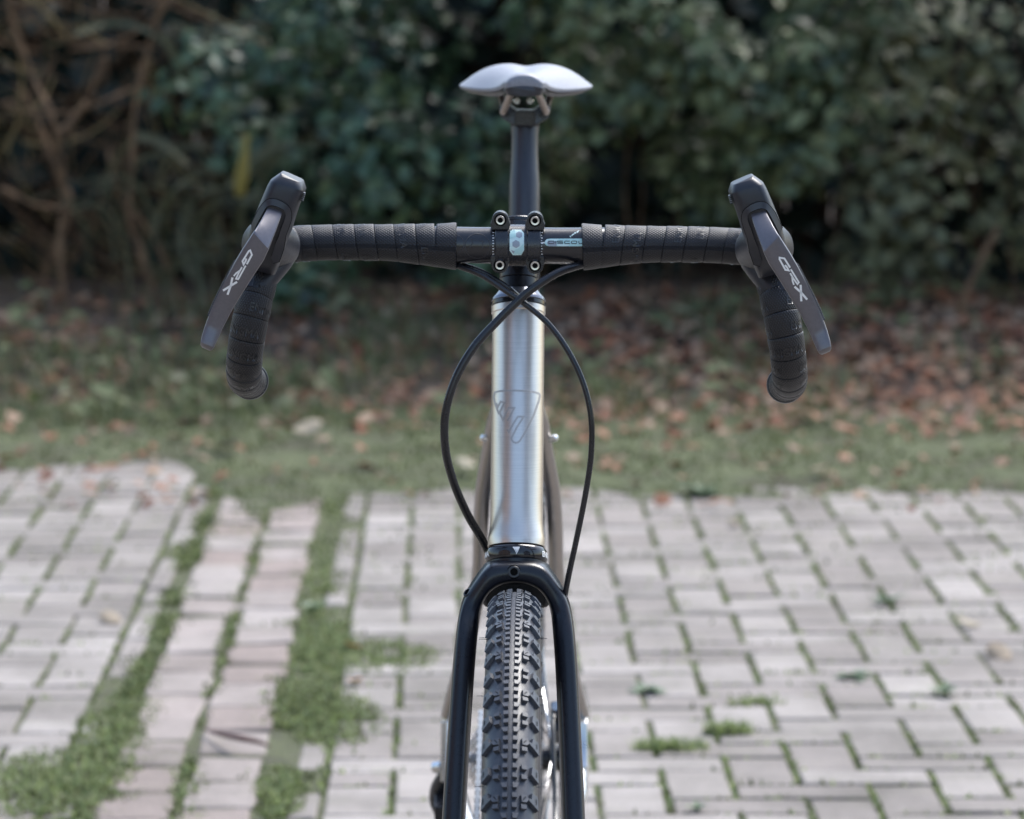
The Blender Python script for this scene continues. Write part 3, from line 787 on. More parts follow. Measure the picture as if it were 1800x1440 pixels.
# face plate: barrel round the bar with four bolt bosses
mb = MB()
prof = [(-0.0198, 0.0164), (-0.0198, 0.0186), (-0.0192, 0.0193), (-0.0088, 0.0193), (-0.0076, 0.0182), (0.0076, 0.0182), (0.0088, 0.0193), (0.0192, 0.0193), (0.0198, 0.0186), (0.0198, 0.0164)]
mb.lathe(prof, BAR, (1, 0, 0), 72)
plate = part('face_plate', mb, 'anodised', stem, smooth=30)
m2 = MB()
cxs = {}
for (px, py) in ((879.5, 387), (940.5, 388), (878.5, 466), (940.5, 467)):
    c = at(px, py, 0.1625)
    up = 1 if py < 420 else -1
    ring = []
    for k in range(15):
        a = math.pi * k / 14
        ring.append(c + Vector((0.0073 * math.cos(a), 0, up * 0.0073 * math.sin(a))))
    ring += [c + Vector((-0.0088, 0, -up * 0.0035)), c + Vector((-0.0076, 0.0, -up * 0.0085)), c + Vector((0.0076, 0, -up * 0.0085)), c + Vector((0.0088, 0, -up * 0.0035))]
    if up < 0: ring = ring[::-1]
    b = MB(); b.prism(ring, (0, 0.020, 0))
    part('bolt_boss', b, 'anodised', stem, bevel=0.0009)
    bo = MB(); bo.lathe([(0.0, 0.0), (0.0, 0.0020), (0.0016, 0.0021), (0.0020, 0.0024), (0.0021, 0.0038), (0.0013, 0.0042), (-0.0025, 0.0042)], c + Vector((0, 0.0003, 0)), (0, -1, 0), 28, caps=(False, True))
    part('bolt', bo, 'steel', stem)
    g = MB(); g.lathe([(0.0, 0.0021), (0.0, 0.0)], c + Vector((0, -0.0003, 0)), (0, -1, 0), 12, caps=(False, False)); part('socket_shade', g, 'hole_shade', stem)  # black disc paints the shade in the bolt head
    g = MB(); g.lathe([(0.0, 0.0042), (0.0, 0.0054)], c + Vector((0, -0.0002, 0)), (0, -1, 0), 28, caps=(False, False)); part('bolt_rim_shade', g, 'hole_shade', stem)  # flat black ring paints the shade round the bolt
def on_plate(x, y): return on_cyl(x, y, BAR, (1, 0, 0), 0.01835)
z6 = lambda pts: [(855 + x / 12.0, 370 + y / 12.0) for x, y in pts]
oct_ = z6([(490, 490), (545, 405), (735, 405), (795, 480), (795, 840), (735, 945), (560, 945), (490, 850)])
decal('badge', [oct_], 3, on_plate, 'mint_light', plate)
def on_badge(o): return lambda x, y: on_cyl(x, y, BAR, (1, 0, 0), 0.0184 + o)
hexa = lambda cx, cy, r: z6([(cx + r * math.cos(math.radians(60 * k + 28)), cy + r * math.sin(math.radians(60 * k + 28))) for k in range(6)])
decal('badge_mark', [z6([(500, 430), (610, 415), (620, 560), (500, 600)]), z6([(600, 830), (690, 800), (780, 700), (785, 840), (735, 930), (570, 930)])], 3, on_badge(0.0001), 'mint', plate)
decal('badge_mark', [hexa(690, 515, 72), hexa(625, 710, 86), z6([(520, 840), (600, 860), (570, 920)])], 3, on_badge(0.0002), 'mint_grey', plate)

# ------------------------------------------------------------------ handlebar and tape
bar_half = [(0.0, 0.177, 0.987), (-0.05, 0.177, 0.987), (-0.10, 0.177, 0.9885), (-0.15, 0.1768, 0.9888), (-0.185, 0.1755, 0.9878), (-0.203, 0.167, 0.9865), (-0.2115, 0.148, 0.9855), (-0.2145, 0.125, 0.9845), (-0.2165, 0.104, 0.979), (-0.2195, 0.089, 0.965), (-0.2235, 0.0815, 0.946), (-0.2275, 0.0805, 0.926), (-0.2310, 0.0855, 0.907), (-0.2335, 0.0980, 0.890), (-0.2350, 0.118, 0.8785), (-0.2357, 0.142, 0.8722), (-0.2358, 0.168, 0.8680), (-0.2355, 0.192, 0.8645)]
path = spline(bar_half, 10)
S = [0.0]
for a, b in zip(path, path[1:]): S.append(S[-1] + (b - a).length)
# frame carried along the bar: u starts towards the camera, so the angle reads front -> up
T = [(path[min(i + 1, len(path) - 1)] - path[max(i - 1, 0)]).normalized() for i in range(len(path))]
u = Vector((0, -1, 0)); FR = []
for t in T:
    u = (u - t * u.dot(t)).normalized(); FR.append((u.copy(), t.cross(u)))
Sa = np.array(S); Pa = np.array([tuple(p) for p in path]); Ua = np.array([tuple(f[0]) for f in FR]); Va = np.array([tuple(f[1]) for f in FR])
def on_bar(s, th, r):
    p = [np.interp(s, Sa, Pa[:, k]) for k in range(3)]
    a = [np.interp(s, Sa, Ua[:, k]) for k in range(3)]; b = [np.interp(s, Sa, Va[:, k]) for k in range(3)]
    c, d = math.cos(th), math.sin(th)
    return Vector((p[0] + r * (a[0] * c + b[0] * d), p[1] + r * (a[1] * c + b[1] * d), p[2] + r * (a[2] * c + b[2] * d)))
bar_r = [(0.0, 0.0159), (0.07, 0.0159), (0.10, 0.0125), (1.0, 0.0120)]
mb = MB()
rl = [p for p in zip(path, S)]
for sgn in (1, -1):
    m1 = MB(); m1.tube(path, [lerp_table(s, bar_r)[0] for s in S], 32, caps=(False, True))
    mb.merge(m1 if sgn > 0 else m1.mirrored())
handlebar = part('handlebar', mb, 'bar', smooth=60)
SEND = S[-1]
S_HOOD0 = 0.196; S_HOOD1 = S_HOOD0 + 0.085
r_tape = [(0.050, 0.0186), (0.072, 0.0178), (0.092, 0.0166), (0.12, 0.0157), (0.16, 0.0155), (0.20, 0.0157), (0.24, 0.0157), (0.30, 0.0155), (0.36, 0.0152), (0.42, 0.0150), (1, 0.0150)]
def make_wrap(s0, s1, lip, sgn, skew, nth=28):
    rows = []; uv = []
    prof = [(0.0, -0.0006), (0.008, 0.0001), (0.03, lip), (0.15, lip + 0.0001), (0.5, lip * 0.6), (0.95, 0.0001), (0.99, -0.0002), (1.0, -0.0006)]
    m = MB()
    for q, dr in prof:
        ring = []
        for k in range(nth):
            th = 2 * math.pi * k / nth
            s = s0 + (s1 - s0) * q + skew * math.sin(th)
            r = lerp_table(s, r_tape)[0] + dr
            if s0 < 0.1:            # hoses run under the tape near the stem
                r += 0.0026 * max(0, math.cos(th + 2.0)) ** 2 * max(0, min(1, (0.115 - s) / 0.05))
            p = on_bar(min(max(s, 0), SEND), th, r)
            ring.append((p.x * sgn, p.y, p.z)); uv.append((th * 0.0155, s))
        rows.append(ring)
    m.grid(rows, True, (False, False))
    return m, uv
for sgn in (1, -1):
    tape = bpy.data.objects.new('bar_tape', None)
    # the root of a tape side is its finishing strip beside the stem
    e0 = 0.0535 if sgn > 0 else 0.0560
    mbw, uv = make_wrap(e0, e0 + 0.0180, 0.0011, sgn, 0.0004 * sgn)
    tape = mbw.build('bar_tape', 'tape', bike, smooth=50, fix=True, uv=uv)
    s = e0 + 0.0178; k = 0
    pitch = 0.0178
    while s < SEND - 0.012:
        step = pitch * random.uniform(0.93, 1.05)
        if s > S_HOOD0 - 0.012 and s < S_HOOD0: step = 0.010
        if not (S_HOOD0 < s < S_HOOD1 - 0.02):
            mw, uv = make_wrap(s, min(s + step, SEND - 0.003), 0.0003 * random.uniform(0.6, 1.5), sgn, 0.0026 if s < 0.2 else -0.0026)
            mw.build('tape_wrap', 'tape', tape, smooth=50, uv=uv)
            # raised lettering that runs round the bar with the tape
            W = []
            base = text_polys('ENIGMA', 0.0088)
            start = random.uniform(0, 0.03)
            for rep in range(2):
                for q in base: W.append([(x * 1.0 + start + rep * 0.049, y) for x, y in q])
            def fn(x, y, s=s, step=step, sgn=sgn):
                th = -(x / 0.0158) if sgn > 0 else (x / 0.0158)
                ss = s + step * 0.78 - y + (0.0026 if s < 0.2 else -0.0026) * math.sin(th)
                q = (ss - s) / step
                r = lerp_table(ss, r_tape)[0] + 0.00012 + 0.00055 * max(0, 1 - q)
                p = on_bar(ss, th, r + 0.00025); return Vector((p.x * sgn, p.y, p.z))
            if k % 3 != 2 or s > 0.25: decal('tape_lettering', W, 0.004, fn, 'emboss', tape)
            k += 1
        s += step
    pl = MB()
    rows = []
    for ds, r in ((-0.004, 0.0125), (-0.0035, 0.0162), (0.0, 0.0166), (0.004, 0.0160), (0.0065, 0.013), (0.0072, 0.008)):
        base = path[-1] + T[-1] * ds; ua, va = FR[-1]
        rows.append([base + ua * (r * math.cos(2 * math.pi * q / 28)) + va * (r * math.sin(2 * math.pi * q / 28)) for q in range(28)])
    pl.grid(rows)
    if sgn < 0: pl = pl.mirrored()
    part('bar_end_plug', pl, 'plastic')

# print on the bare centre of the bar
RB = 0.0159
def on_b(o): return lambda x, y: on_cyl(x, y, BAR, (1, 0, 0), RB + o)
z4 = lambda pts: [(790 + x / 16.0, 380 + y / 16.0) for x, y in pts]
circ = lambda cx, cy, r, a0=0, a1=360: [(cx + r * math.cos(math.radians(a)), cy + r * math.sin(math.radians(a))) for a in range(a0, a1 + 1, 10)]
ghost = [z4(circ(790, 840, 350, -180, 180)), z4(circ(150, 780, 262, -85, 75)), z4([(330, 900), (450, 1060)]), z4([(930, 900), (945, 705), (570, 640), (665, 745), (570, 880)])]
decal('ghost_logo', strokes(ghost, 1.5), 2, on_b(0.0001), 'ghost', handlebar)
ticks = []
for x0, sg in ((865.6, 1), (951.0, -1)):
    for k in range(9):
        y = 409 + 4.75 * k; L_ = 3.2 if k % 2 == 0 else 2.0
        ticks.append([(x0, y - 0.75), (x0 + L_ * 1.0, y - 0.75), (x0 + L_, y + 0.75), (x0, y + 0.75)])
ticks.append([(949.5, 425.8), (958, 425.8), (958, 427.8), (949.5, 427.8)])
decal('bar_graduation', ticks, 2, on_b(0.00012), 'white', handlebar)
z3 = lambda pts: [(940 + x / 18.0, 390 + y / 18.0) for x, y in pts]
decal('bar_label', [z3([(300, 660), (330, 600), (385, 545), (480, 535), (1700, 530), (1700, 775), (450, 775), (375, 750), (320, 700)])], 3, on_b(0.00010), 'mint', handlebar)
decal('bar_label_facet', [z3([(310, 640), (370, 560), (780, 535), (700, 600), (430, 590), (370, 700)]), z3([(720, 700), (1080, 715), (1080, 770), (720, 770)])], 3, on_b(0.00016), 'mint_light', handlebar)
decal('bar_label_facet', [z3([(380, 660), (430, 600), (700, 620), (690, 770), (430, 770)])], 3, on_b(0.00018), 'mint_grey', handlebar)
ch = [[(445, 610), (445, 690), (590, 690), (612, 665), (612, 635), (590, 610), (445, 610)], [(665, 610), (665, 700)], [(890, 610), (730, 610), (715, 630), (730, 648), (870, 650), (885, 670), (870, 690), (715, 690)], [(1110, 610), (965, 610), (945, 635), (945, 665), (965, 690), (1115, 690)], [(1180, 610), (1160, 635), (1160, 665), (1180, 690), (1310, 690), (1330, 665), (1330, 635), (1310, 610), (1180, 610)], [(1395, 605), (1395, 665), (1415, 690), (1560, 690)]]
decal('bar_lettering', strokes([z3(c) for c in ch], 1.3), 2, on_b(0.00024), 'ink', handlebar)
small = [[(1110, 440), (1150, 490)], [(1160, 430), (1185, 440), (1195, 400), (1205, 420)], [(1215, 375), (1240, 415)], [(1250, 345), (1275, 385)], [(1275, 330), (1300, 365)], [(1330, 305), (1340, 340), (1370, 300), (1375, 330)], [(1385, 290), (1400, 270)]]
decal('bar_lettering', strokes([z3(c) for c in small], 1.2), 2, on_b(0.00024), 'mint_light', handlebar)

# ------------------------------------------------------------------ brake hoods and levers
EV = Vector((0.287, 0, 0.958)); EU = Vector((0.958, 0, -0.287))
HO = at(487, 390, 0.045)
hood_tab = [(-0.046, -0.0130, 0.0100, 0.060, 0.098), (-0.037, -0.0165, 0.0112, 0.049, 0.104), (-0.020, -0.0198, 0.0122, 0.0385, 0.112), (-0.008, -0.0206, 0.0124, 0.0335, 0.112), (0.004, -0.0194, 0.0124, 0.0300, 0.108), (0.018, -0.0178, 0.0132, 0.0285, 0.094), (0.027, -0.0166, 0.0142, 0.0285, 0.086), (0.0318, -0.0155, 0.0148, 0.0290, 0.081), (0.0325, -0.0152, 0.0147, 0.0292, 0.081), (0.0383, -0.0106, 0.0108, 0.0318, 0.077), (0.0388, -0.0100, 0.0094, 0.0325, 0.076), (0.0405, -0.0090, -0.0030, 0.0350, 0.072), (0.0410, -0.0084, -0.0062, 0.0385, 0.066)]
def hood_sec(v): return lerp_table(v, hood_tab)
def super_ring(c, a, b, ha, hb, p, n=36):
    out = []
    for k in range(n):
        t = 2 * math.pi * k / n
        out.append(c + a * (ha * math.copysign(abs(math.cos(t)) ** p, math.cos(t))) + b * (hb * math.copysign(abs(math.sin(t)) ** p, math.sin(t))))
    return out
YV = Vector((0, 1, 0))
def hp(u_, v_, y): return Vector((HO.x, 0, HO.z)) + EU * u_ + EV * v_ + Vector((0, y, 0))
z1 = lambda pts: [(440 + x / 12.0, 295 + y / 12.0) for x, y in pts]
def uvpx(px, py):
    d = at(px, py, 0.03) - Vector((HO.x, 0.03, HO.z)); return d.dot(EU), d.dot(EV)
out_px = z1([(0, 1210), (60, 1090), (160, 885), (250, 770), (330, 690), (400, 655), (480, 650), (560, 665), (680, 715), (790, 790), (845, 860), (870, 960), (865, 1080), (830, 1200), (740, 1440)]) + [(497, 440), (488, 464), (478, 466)]
in_px = z1([(45, 1385), (110, 1240), (200, 1070), (300, 890), (345, 825), (400, 795), (460, 788), (540, 802), (640, 845), (705, 885), (740, 940), (752, 1010), (720, 1120), (660, 1260), (600, 1440)]) + [(483, 430), (477, 450), (474, 455)]
lev = [  # centre px, half width px, front Y, cross direction
    (485, 364, 13.0, 0.0320, (0.958, 0.287)), (481, 375, 14.0, 0.0240, (0.958, 0.287)), (471, 398, 16.0, 0.0125, (0.90, 0.43)), (460.5, 420, 19.5, 0.0015, (0.66, 0.75)),
    (458.5, 423.5, 20.0, 0.0005, (0.68, 0.73)), (445, 447, 21.0, 0.0025, (0.86, 0.51)), (430, 471, 20.4, 0.0060, (0.87, 0.49)), (412, 502, 19.0, 0.0115, (0.86, 0.50)), (391.5, 539, 17.4, 0.0170, (0.88, 0.47)), (376.5, 572, 15.6, 0.0200, (0.91, 0.41)), (373, 581, 15.2, 0.0200, (0.915, 0.40)), (367, 597, 14.0, 0.0165, (0.92, 0.39)), (364, 606, 13.0, 0.0160, (0.92, 0.39)), (362.5, 611, 11.2, 0.0185, (0.92, 0.39)), (362.0, 614, 7.6, 0.0225, (0.92, 0.39))]
lev_sec = [(-1.0, 0.42), (-0.985, 0.22), (-0.92, 0.09), (-0.78, 0.015), (-0.45, -0.03), (0, -0.045), (0.45, -0.03), (0.78, 0.015), (0.92, 0.09), (0.985, 0.22), (1.0, 0.42), (0.95, 0.8), (0.7, 1.0), (-0.7, 1.0), (-0.95, 0.8)]
PXM = 1 / 2090.0
def lever_frame(i):
    px, py, hw, Y, d = lev[i]; c = at(px, py, Y)
    return c, Vector((d[0], 0, -d[1])).normalized(), hw * PXM, Y
for sgn, side in ((1, 'drive'), (-1, 'other')):
    fx = (lambda m: m) if sgn > 0 else (lambda m: m.mirrored())
    mb = MB()
    rows = []
    for v_, ul, ur, yf, yb in hood_tab:
        c = hp((ul + ur) / 2, v_, (yf + yb) / 2)
        rows.append(super_ring(c, EU, YV, (ur - ul) / 2, (yb - yf) / 2, 0.42, 44))
    mb.grid(rows)
    # rubber wrapped round the corner of the bar
    rows = []
    for px, py, hw, hh, Y in ((474, 425, 26, 36, 0.056), (474, 427, 40, 43, 0.076), (475, 430, 49, 46, 0.098), (476, 431, 52, 43, 0.120), (478, 430, 49, 38, 0.140), (482, 428, 40, 33, 0.156), (488, 427, 28, 30, 0.166)):
        c = at(px, py, Y); rows.append(super_ring(c, Vector((0.985, 0, -0.17)), Vector((0.17, 0, 0.985)), hw / 2060, hh / 2060, 0.9))
    mb.grid(rows)
    # its neck narrows inwards down to the first wrap of tape
    rows = []
    for px, py, hw, hy, Y in ((476, 424, 50, 0.026, 0.112), (475, 440, 48, 0.028, 0.112), (472, 456, 44, 0.028, 0.107), (466, 470, 40, 0.026, 0.102), (460.5, 482, 36, 0.023, 0.096), (454, 492, 34, 0.020, 0.0905), (448, 501, 33, 0.0178, 0.0865), (447, 503, 30, 0.0160, 0.0860)):
        rows.append(super_ring(at(px, py, Y), Vector((0.97, 0, -0.22)), YV, hw / 2065, hy, 0.85))
    mb.grid(rows)
    hood = part('brake_hood', fx(mb), 'rubber', smooth=48)
    # grip ribs on the inner shoulder
    for k in range(5):
        r = MB(); q = uvpx(534.5 - k * 0.9, 341 + k * 3.3); p = hp(q[0] - 0.0006, q[1], 0.040)
        r.box(p, (0.0022, 0.010, 0.0008), Matrix.Rotation(0.29, 3, 'Y')); part('grip_rib', fx(r), 'rubber', hood)
    def ring3(pts, dy): 
        res = []
        for px, py in pts:
            u_, v_ = uvpx(px, py); yf = hood_sec(v_)[2] if v_ > -0.046 else 0.06
            w = hood_sec(v_); mid = (w[0] + w[1]) / 2; half = (w[1] - w[0]) / 2
            q = min(0.97, abs(u_ - mid) / half)
            res.append(hp(u_, v_, yf + 0.0065 * q ** 4 + dy))
        return res
    a, b = ring3(out_px, -0.0012), ring3(in_px, -0.0026)
    a0, b0 = ring3(out_px, 0.008), ring3(in_px, 0.006)
    m3 = MB(); m3.grid([a0, a, b, b0], close_u=False)
    cov = part('bracket_cover', fx(m3), 'plastic', hood, smooth=40)
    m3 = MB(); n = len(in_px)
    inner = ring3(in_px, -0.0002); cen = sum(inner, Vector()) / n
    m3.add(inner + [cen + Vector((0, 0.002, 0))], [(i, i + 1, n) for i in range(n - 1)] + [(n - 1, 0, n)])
    part('lever_gap_shade', fx(m3), 'hole_shade', hood)  # black plate on the solid hood, painted shade of an opening
    # black line that paints the groove's shade between rubber and bracket
    m3 = MB(); m3.tube([p + Vector((0, 0.0004, 0)) for p in a], 0.00045, 6); part('seam_shade', fx(m3), 'hole_shade', hood)
    # lever
    rows = []
    for i in range(len(lev)):
        c, w, hw, Y = lever_frame(i); th = 0.0095 if 2 < i < len(lev) - 2 else 0.007
        rows.append([c + w * (hw * a_) + Vector((0, b_ * th, 0)) for a_, b_ in lev_sec])
    mb = MB(); mb.grid(rows)
    lever = part('brake_lever', fx(mb), 'lever', smooth=26)
    ct = lev[5:10]
    # knurled outer edge
    g = MB()
    for k in range(26):
        t = k / 25; px = 412 - 48 * t + 2.5 * math.sin(math.pi * t); py = 470 + 92 * t
        tt = (py - 471) / (572 - 471)
        Y = 0.0095 + 0.0125 * max(0, min(1, tt))
        hw = 19.5 - 4.0 * tt
        cx = np.interp(py, [447, 471, 502, 539, 572], [445, 430, 412, 391.5, 376.5])
        p0 = at(cx - hw * 1.0, py - hw * 0.50, Y + 0.0012)
        for dy in (0.0, 0.0024, 0.0048):
            g.box(p0 + Vector((0.0008, dy, 0.0007 * (1 if dy == 0.0024 else 0))), (0.0022, 0.0018, 0.0011), Matrix.Rotation(-0.5, 3, 'Y'))
    part('lever_grip', fx(g), 'lever_grip', lever)
    # white lettering on the blade; measured along (x) and across (y) the blade
    d_, up_ = Vector((0.52, 0.854)), Vector((0.854, -0.52))
    G_ = [[(508, 425), (372, 218), (262, 203), (262, 240), (400, 478), (478, 492), (425, 405), (385, 372)]]
    R_ = [[(524, 462), (716, 760), (684, 800), (600, 690), (512, 552)], [(560, 640), (572, 735), (604, 818)]]
    X_ = [[(758, 812), (768, 985), (782, 1192)], [(618, 858), (768, 985), (915, 1148)]]
    polys = []
    for grp, w in ((G_, 42), (R_, 38), (X_, 50)):
        for q in strokes(grp, w):
            polys.append([((p - Vector((560, 680))).dot(d_) / 13.09, (p - Vector((560, 680))).dot(up_) / 13.09) for p in q])
    cen_px = Vector((418.5, 477.5)) if sgn > 0 else Vector((422.0, 484.0))
    ax_px = Vector((-0.505, 0.863)); ou_px = Vector((-0.863, -0.505))
    def blade_pt(x, y, sgn=sgn, cen_px=cen_px):
        v_ = -y if sgn > 0 else y
        p = cen_px + Vector((14.0, -8.0)) * 0 + ax_px * x + ou_px * v_
        tcen = np.interp(p.y - 0.5 * (p.x - np.interp(p.y, [447, 471, 502, 539, 572], [445, 430, 412, 391.5, 376.5])) * 0.87, [423.5, 447, 471, 502, 539, 572], [0.0005, 0.0025, 0.0060, 0.0115, 0.0170, 0.0200])
        q = at(p.x, p.y, tcen - 0.0010)
        return Vector((q.x * sgn, q.y, q.z))
    decal('lever_lettering', polys, 4, blade_pt, 'white', lever)

# ------------------------------------------------------------------ hoses
hA = [(1060, 452, 0.183), (1028, 463, 0.172), (985, 477, 0.158), (945, 501, 0.149), (912, 528, 0.147), (873, 566, 0.144), (832, 612, 0.137), (800, 668, 0.132), (783, 728, 0.131), (783, 790, 0.137), (798, 850, 0.155), (822, 905, 0.180), (846, 946, 0.200), (862, 978, 0.215)]
hB = [(760, 452, 0.185), (800, 466, 0.176), (845, 483, 0.166), (890, 512, 0.160), (930, 540, 0.157), (966, 572, 0.152), (1000, 620, 0.145), (1026, 676, 0.139), (1039, 735, 0.136), (1039, 800, 0.136), (1029, 870, 0.137), (1014, 945, 0.139), (1001, 1005, 0.141), (993, 1046, 0.146), (988, 1070, 0.155)]
hC = [(770, 448, 0.188), (806, 463, 0.184), (848, 478, 0.178), (885, 500, 0.175), (908, 518, 0.180), (925, 535, 0.215), (925, 560, 0.275), (922, 640, 0.290)]
for pts, r in ((hA, 0.0037), (hB, 0.0026), (hC, 0.0022)):
    mb = MB(); mb.tube(spline([at(*p) for p in pts], 8), r, 16); part('hose', mb, 'hose', smooth=80)

# ------------------------------------------------------------------ fork
def leg_Y(z): return 0.150 - max(0, 0.690 - z) * 0.44
def fit(px, py, Y0=None):
    Y = 0.155
    for _ in range(6):
        p = at(px, py, Y); Y = leg_Y(p.z) if Y0 is None else Y0
    return at(px, py, Y)
fk = [((905, 982), (905, 1021), 0.160, 0.0235), ((892, 982), (893, 1022), 0.160, 0.0235), ((872, 983), (878, 1027), 0.159, 0.0235), ((858, 988), (867, 1034), 0.158, 0.0230), ((846, 1000), (858, 1043), 0.157, 0.0225), ((833, 1018), (851, 1055), 0.156, 0.0215), ((821, 1036), (846, 1069), 0.154, 0.0205), ((811, 1057), (843, 1087), 0.150, 0.0195), ((804, 1090), (840, 1112), None, 0.0190), ((799, 1130), (836.5, 1148), None, 0.0185), ((795, 1175), (833.5, 1188), None, 0.0182), ((790, 1240), (829.5, 1248), None, 0.0178), ((784, 1330), (824, 1334), None, 0.0172), ((776, 1440), (818, 1440), None, 0.0165)]
sec = [(-1.0, 0.20), (-0.97, -0.42), (-0.80, -0.80), (-0.30, -0.97), (0.22, -1.0), (0.60, -0.94), (0.90, -0.62), (1.0, -0.05), (0.95, 0.55), (0.6, 0.95), (0.0, 1.0), (-0.6, 0.92), (-0.92, 0.65)]
secS = [(p.x, p.y) for p in spline([Vector((a, b, 0)) for a, b in sec + sec[:1]], 4)][:-1]
rows = []
for o_, i_, Yc, hy in fk:
    po, pi = fit(*o_, Yc), fit(*i_, Yc)
    if o_[0] == 905: po.x = pi.x = 0.0
    c = (po + pi) / 2; w = (pi - po) / 2; w.y = 0
    rows.append([c + w * a + Vector((0, b * hy, 0)) for a, b in secS])
# lower legs down to the axle
last_c = sum(rows[-1], Vector()) / len(rows[-1])
for t, hw, hy in ((0.35, 0.0095, 0.0155), (0.7, 0.0085, 0.0145), (0.92, 0.008, 0.0150), (1.05, 0.0075, 0.0120)):
    c = last_c.lerp(Vector((-0.0560, 0.0, 0.353)), t)
    rows.append([c + Vector((hw * a, hy * b, 0)) for a, b in secS])
mb = MB(); mb.grid(rows, True, (False, True)); mb.merge(mb.mirrored())
me_f = mb
fork = part('fork', me_f, 'carbon', smooth=60)
w_ = fork.modifiers.new('weld', 'WELD'); w_.merge_threshold = 0.0004
s_ = fork.modifiers.new('smooth', 'SUBSURF'); s_.levels = 1; s_.render_levels = 1
mb = MB(); mb.box((0, 0.196, 0.684), (0.060, 0.020, 0.040)); part('crown_gap_block', mb, 'carbon', fork, bevel=0.006)  # dark block added to black out the gap above the tyre
# crown collar under the headset ring
mb = MB(); mb.lathe([(-0.016, 0.0225), (-0.008, 0.0255), (-0.002, 0.0266), (-0.0001, 0.0266)], CROWN, STEER, 48); part('crown_collar', mb, 'carbon', fork)
c0 = at(903.5, 1006.5, 0.134)
nrm = Vector((0, -0.985, 0.17))
mb = MB(); mb.lathe([(-0.012, 0.0053), (0.0007, 0.0053), (0.0012, 0.0049), (0.0012, 0.0034), (0.0004, 0.0030), (0.0004, 0.0)], c0 + Vector((0, 0.0035, 0)), nrm, 32, caps=(True, False)); part('mount_insert', mb, 'plastic', fork)
mb = MB(); mb.lathe([(0.0005, 0.0031), (0.0005, 0.0)], c0 + Vector((0, 0.0028, 0)), nrm, 24, caps=(False, False)); part('mount_hole_shade', mb, 'hole_shade', fork)  # black disc paints the shade in the mount
mb = MB(); mb.lathe([(0.0, 0.0053), (0.0006, 0.0058), (0.0, 0.0062)], c0 + Vector((0, 0.0036, 0)), nrm, 32, caps=(False, False)); part('mount_seam_shade', mb, 'hole_shade', fork)  # black ring paints the shade round the insert
for px, py, s in ((819, 1039, 1), (993, 1044, -1)):
    p = at(px, py, 0.140) + Vector((0.62 * s, 0.45, -0.65)) * 0.0030
    mb = MB(); mb.lathe([(-0.006, 0.0040), (0.0012, 0.0043), (0.0016, 0.0038), (0.0016, 0.0030), (0.0002, 0.0028), (0.0002, 0.0)], p, (-0.62 * s, -0.45, 0.65), 24, caps=(True, False)); part('hose_port', mb, 'carbon', fork)
    mb = MB(); mb.lathe([(0.0003, 0.0028), (0.0003, 0.0)], p + Vector((-0.62 * s, -0.45, 0.65)) * 0.0002, (-0.62 * s, -0.45, 0.65), 24, caps=(False, False)); part('port_shade', mb, 'hole_shade', fork)  # black disc paints the shade in the port

# ------------------------------------------------------------------ wheels
RW = 0.353; RC = RW - 0.0225
def tyre_pt(phi, a, h=0.0):
    """phi: angle round the wheel from the top towards the front; a: angle round the casing; axle at the origin"""
    r = 0.0216 + h
    rad = RC + r * math.cos(a) * 1.0
    return Vector((0.0222 / 0.0216 * r * math.sin(a), -rad * math.sin(phi), rad * math.cos(phi)))
def casing():
    m = MB(); rows = []
    n = 120; na = 22
    for i in range(n):
        phi = 2 * math.pi * i / n
        rows.append([tyre_pt(phi, math.radians(-140 + 280 * k / na)) for k in range(na + 1)])
    rows.append(rows[0])
    m.grid(rows, close_u=False); return m
def knob(a0, a1, p0, p1, h=0.0021, taper=0.16, shape=None, tilt=0.0, sipe=None):
    """block on the casing: arc range (mm across), range round the wheel (degrees)"""
    m = MB()
    if shape is None: shape = [(a0, p0), (a1, p0), (a1, p1), (a0, p1)]
    ca = sum(s[0] for s in shape) / len(shape); cp = sum(s[1] for s in shape) / len(shape)
    def pt(a, p, hh): return tyre_pt(math.radians(p), a / 21.6, hh)
    n = len(shape)
    lo = [pt(a, p, -0.0006) for a, p in shape]
    hi = [pt(ca + (a - ca) * (1 - taper), cp + (p - cp) * (1 - taper), h) for a, p in shape]
    m.add(lo + hi, [tuple(range(n, 2 * n))] + [(i, (i + 1) % n, n + (i + 1) % n, n + i) for i in range(n)])
    if sipe:  # black quad laid on the knob as the shade of a slit
        g = []
        for (a, p) in sipe: g.append(pt(a, p, h + 0.00012))
        m.add(g, [tuple(range(len(g)))]); m.sipe = True
    return m
PITCH_K = 1.463                       # degrees between rows of centre blocks
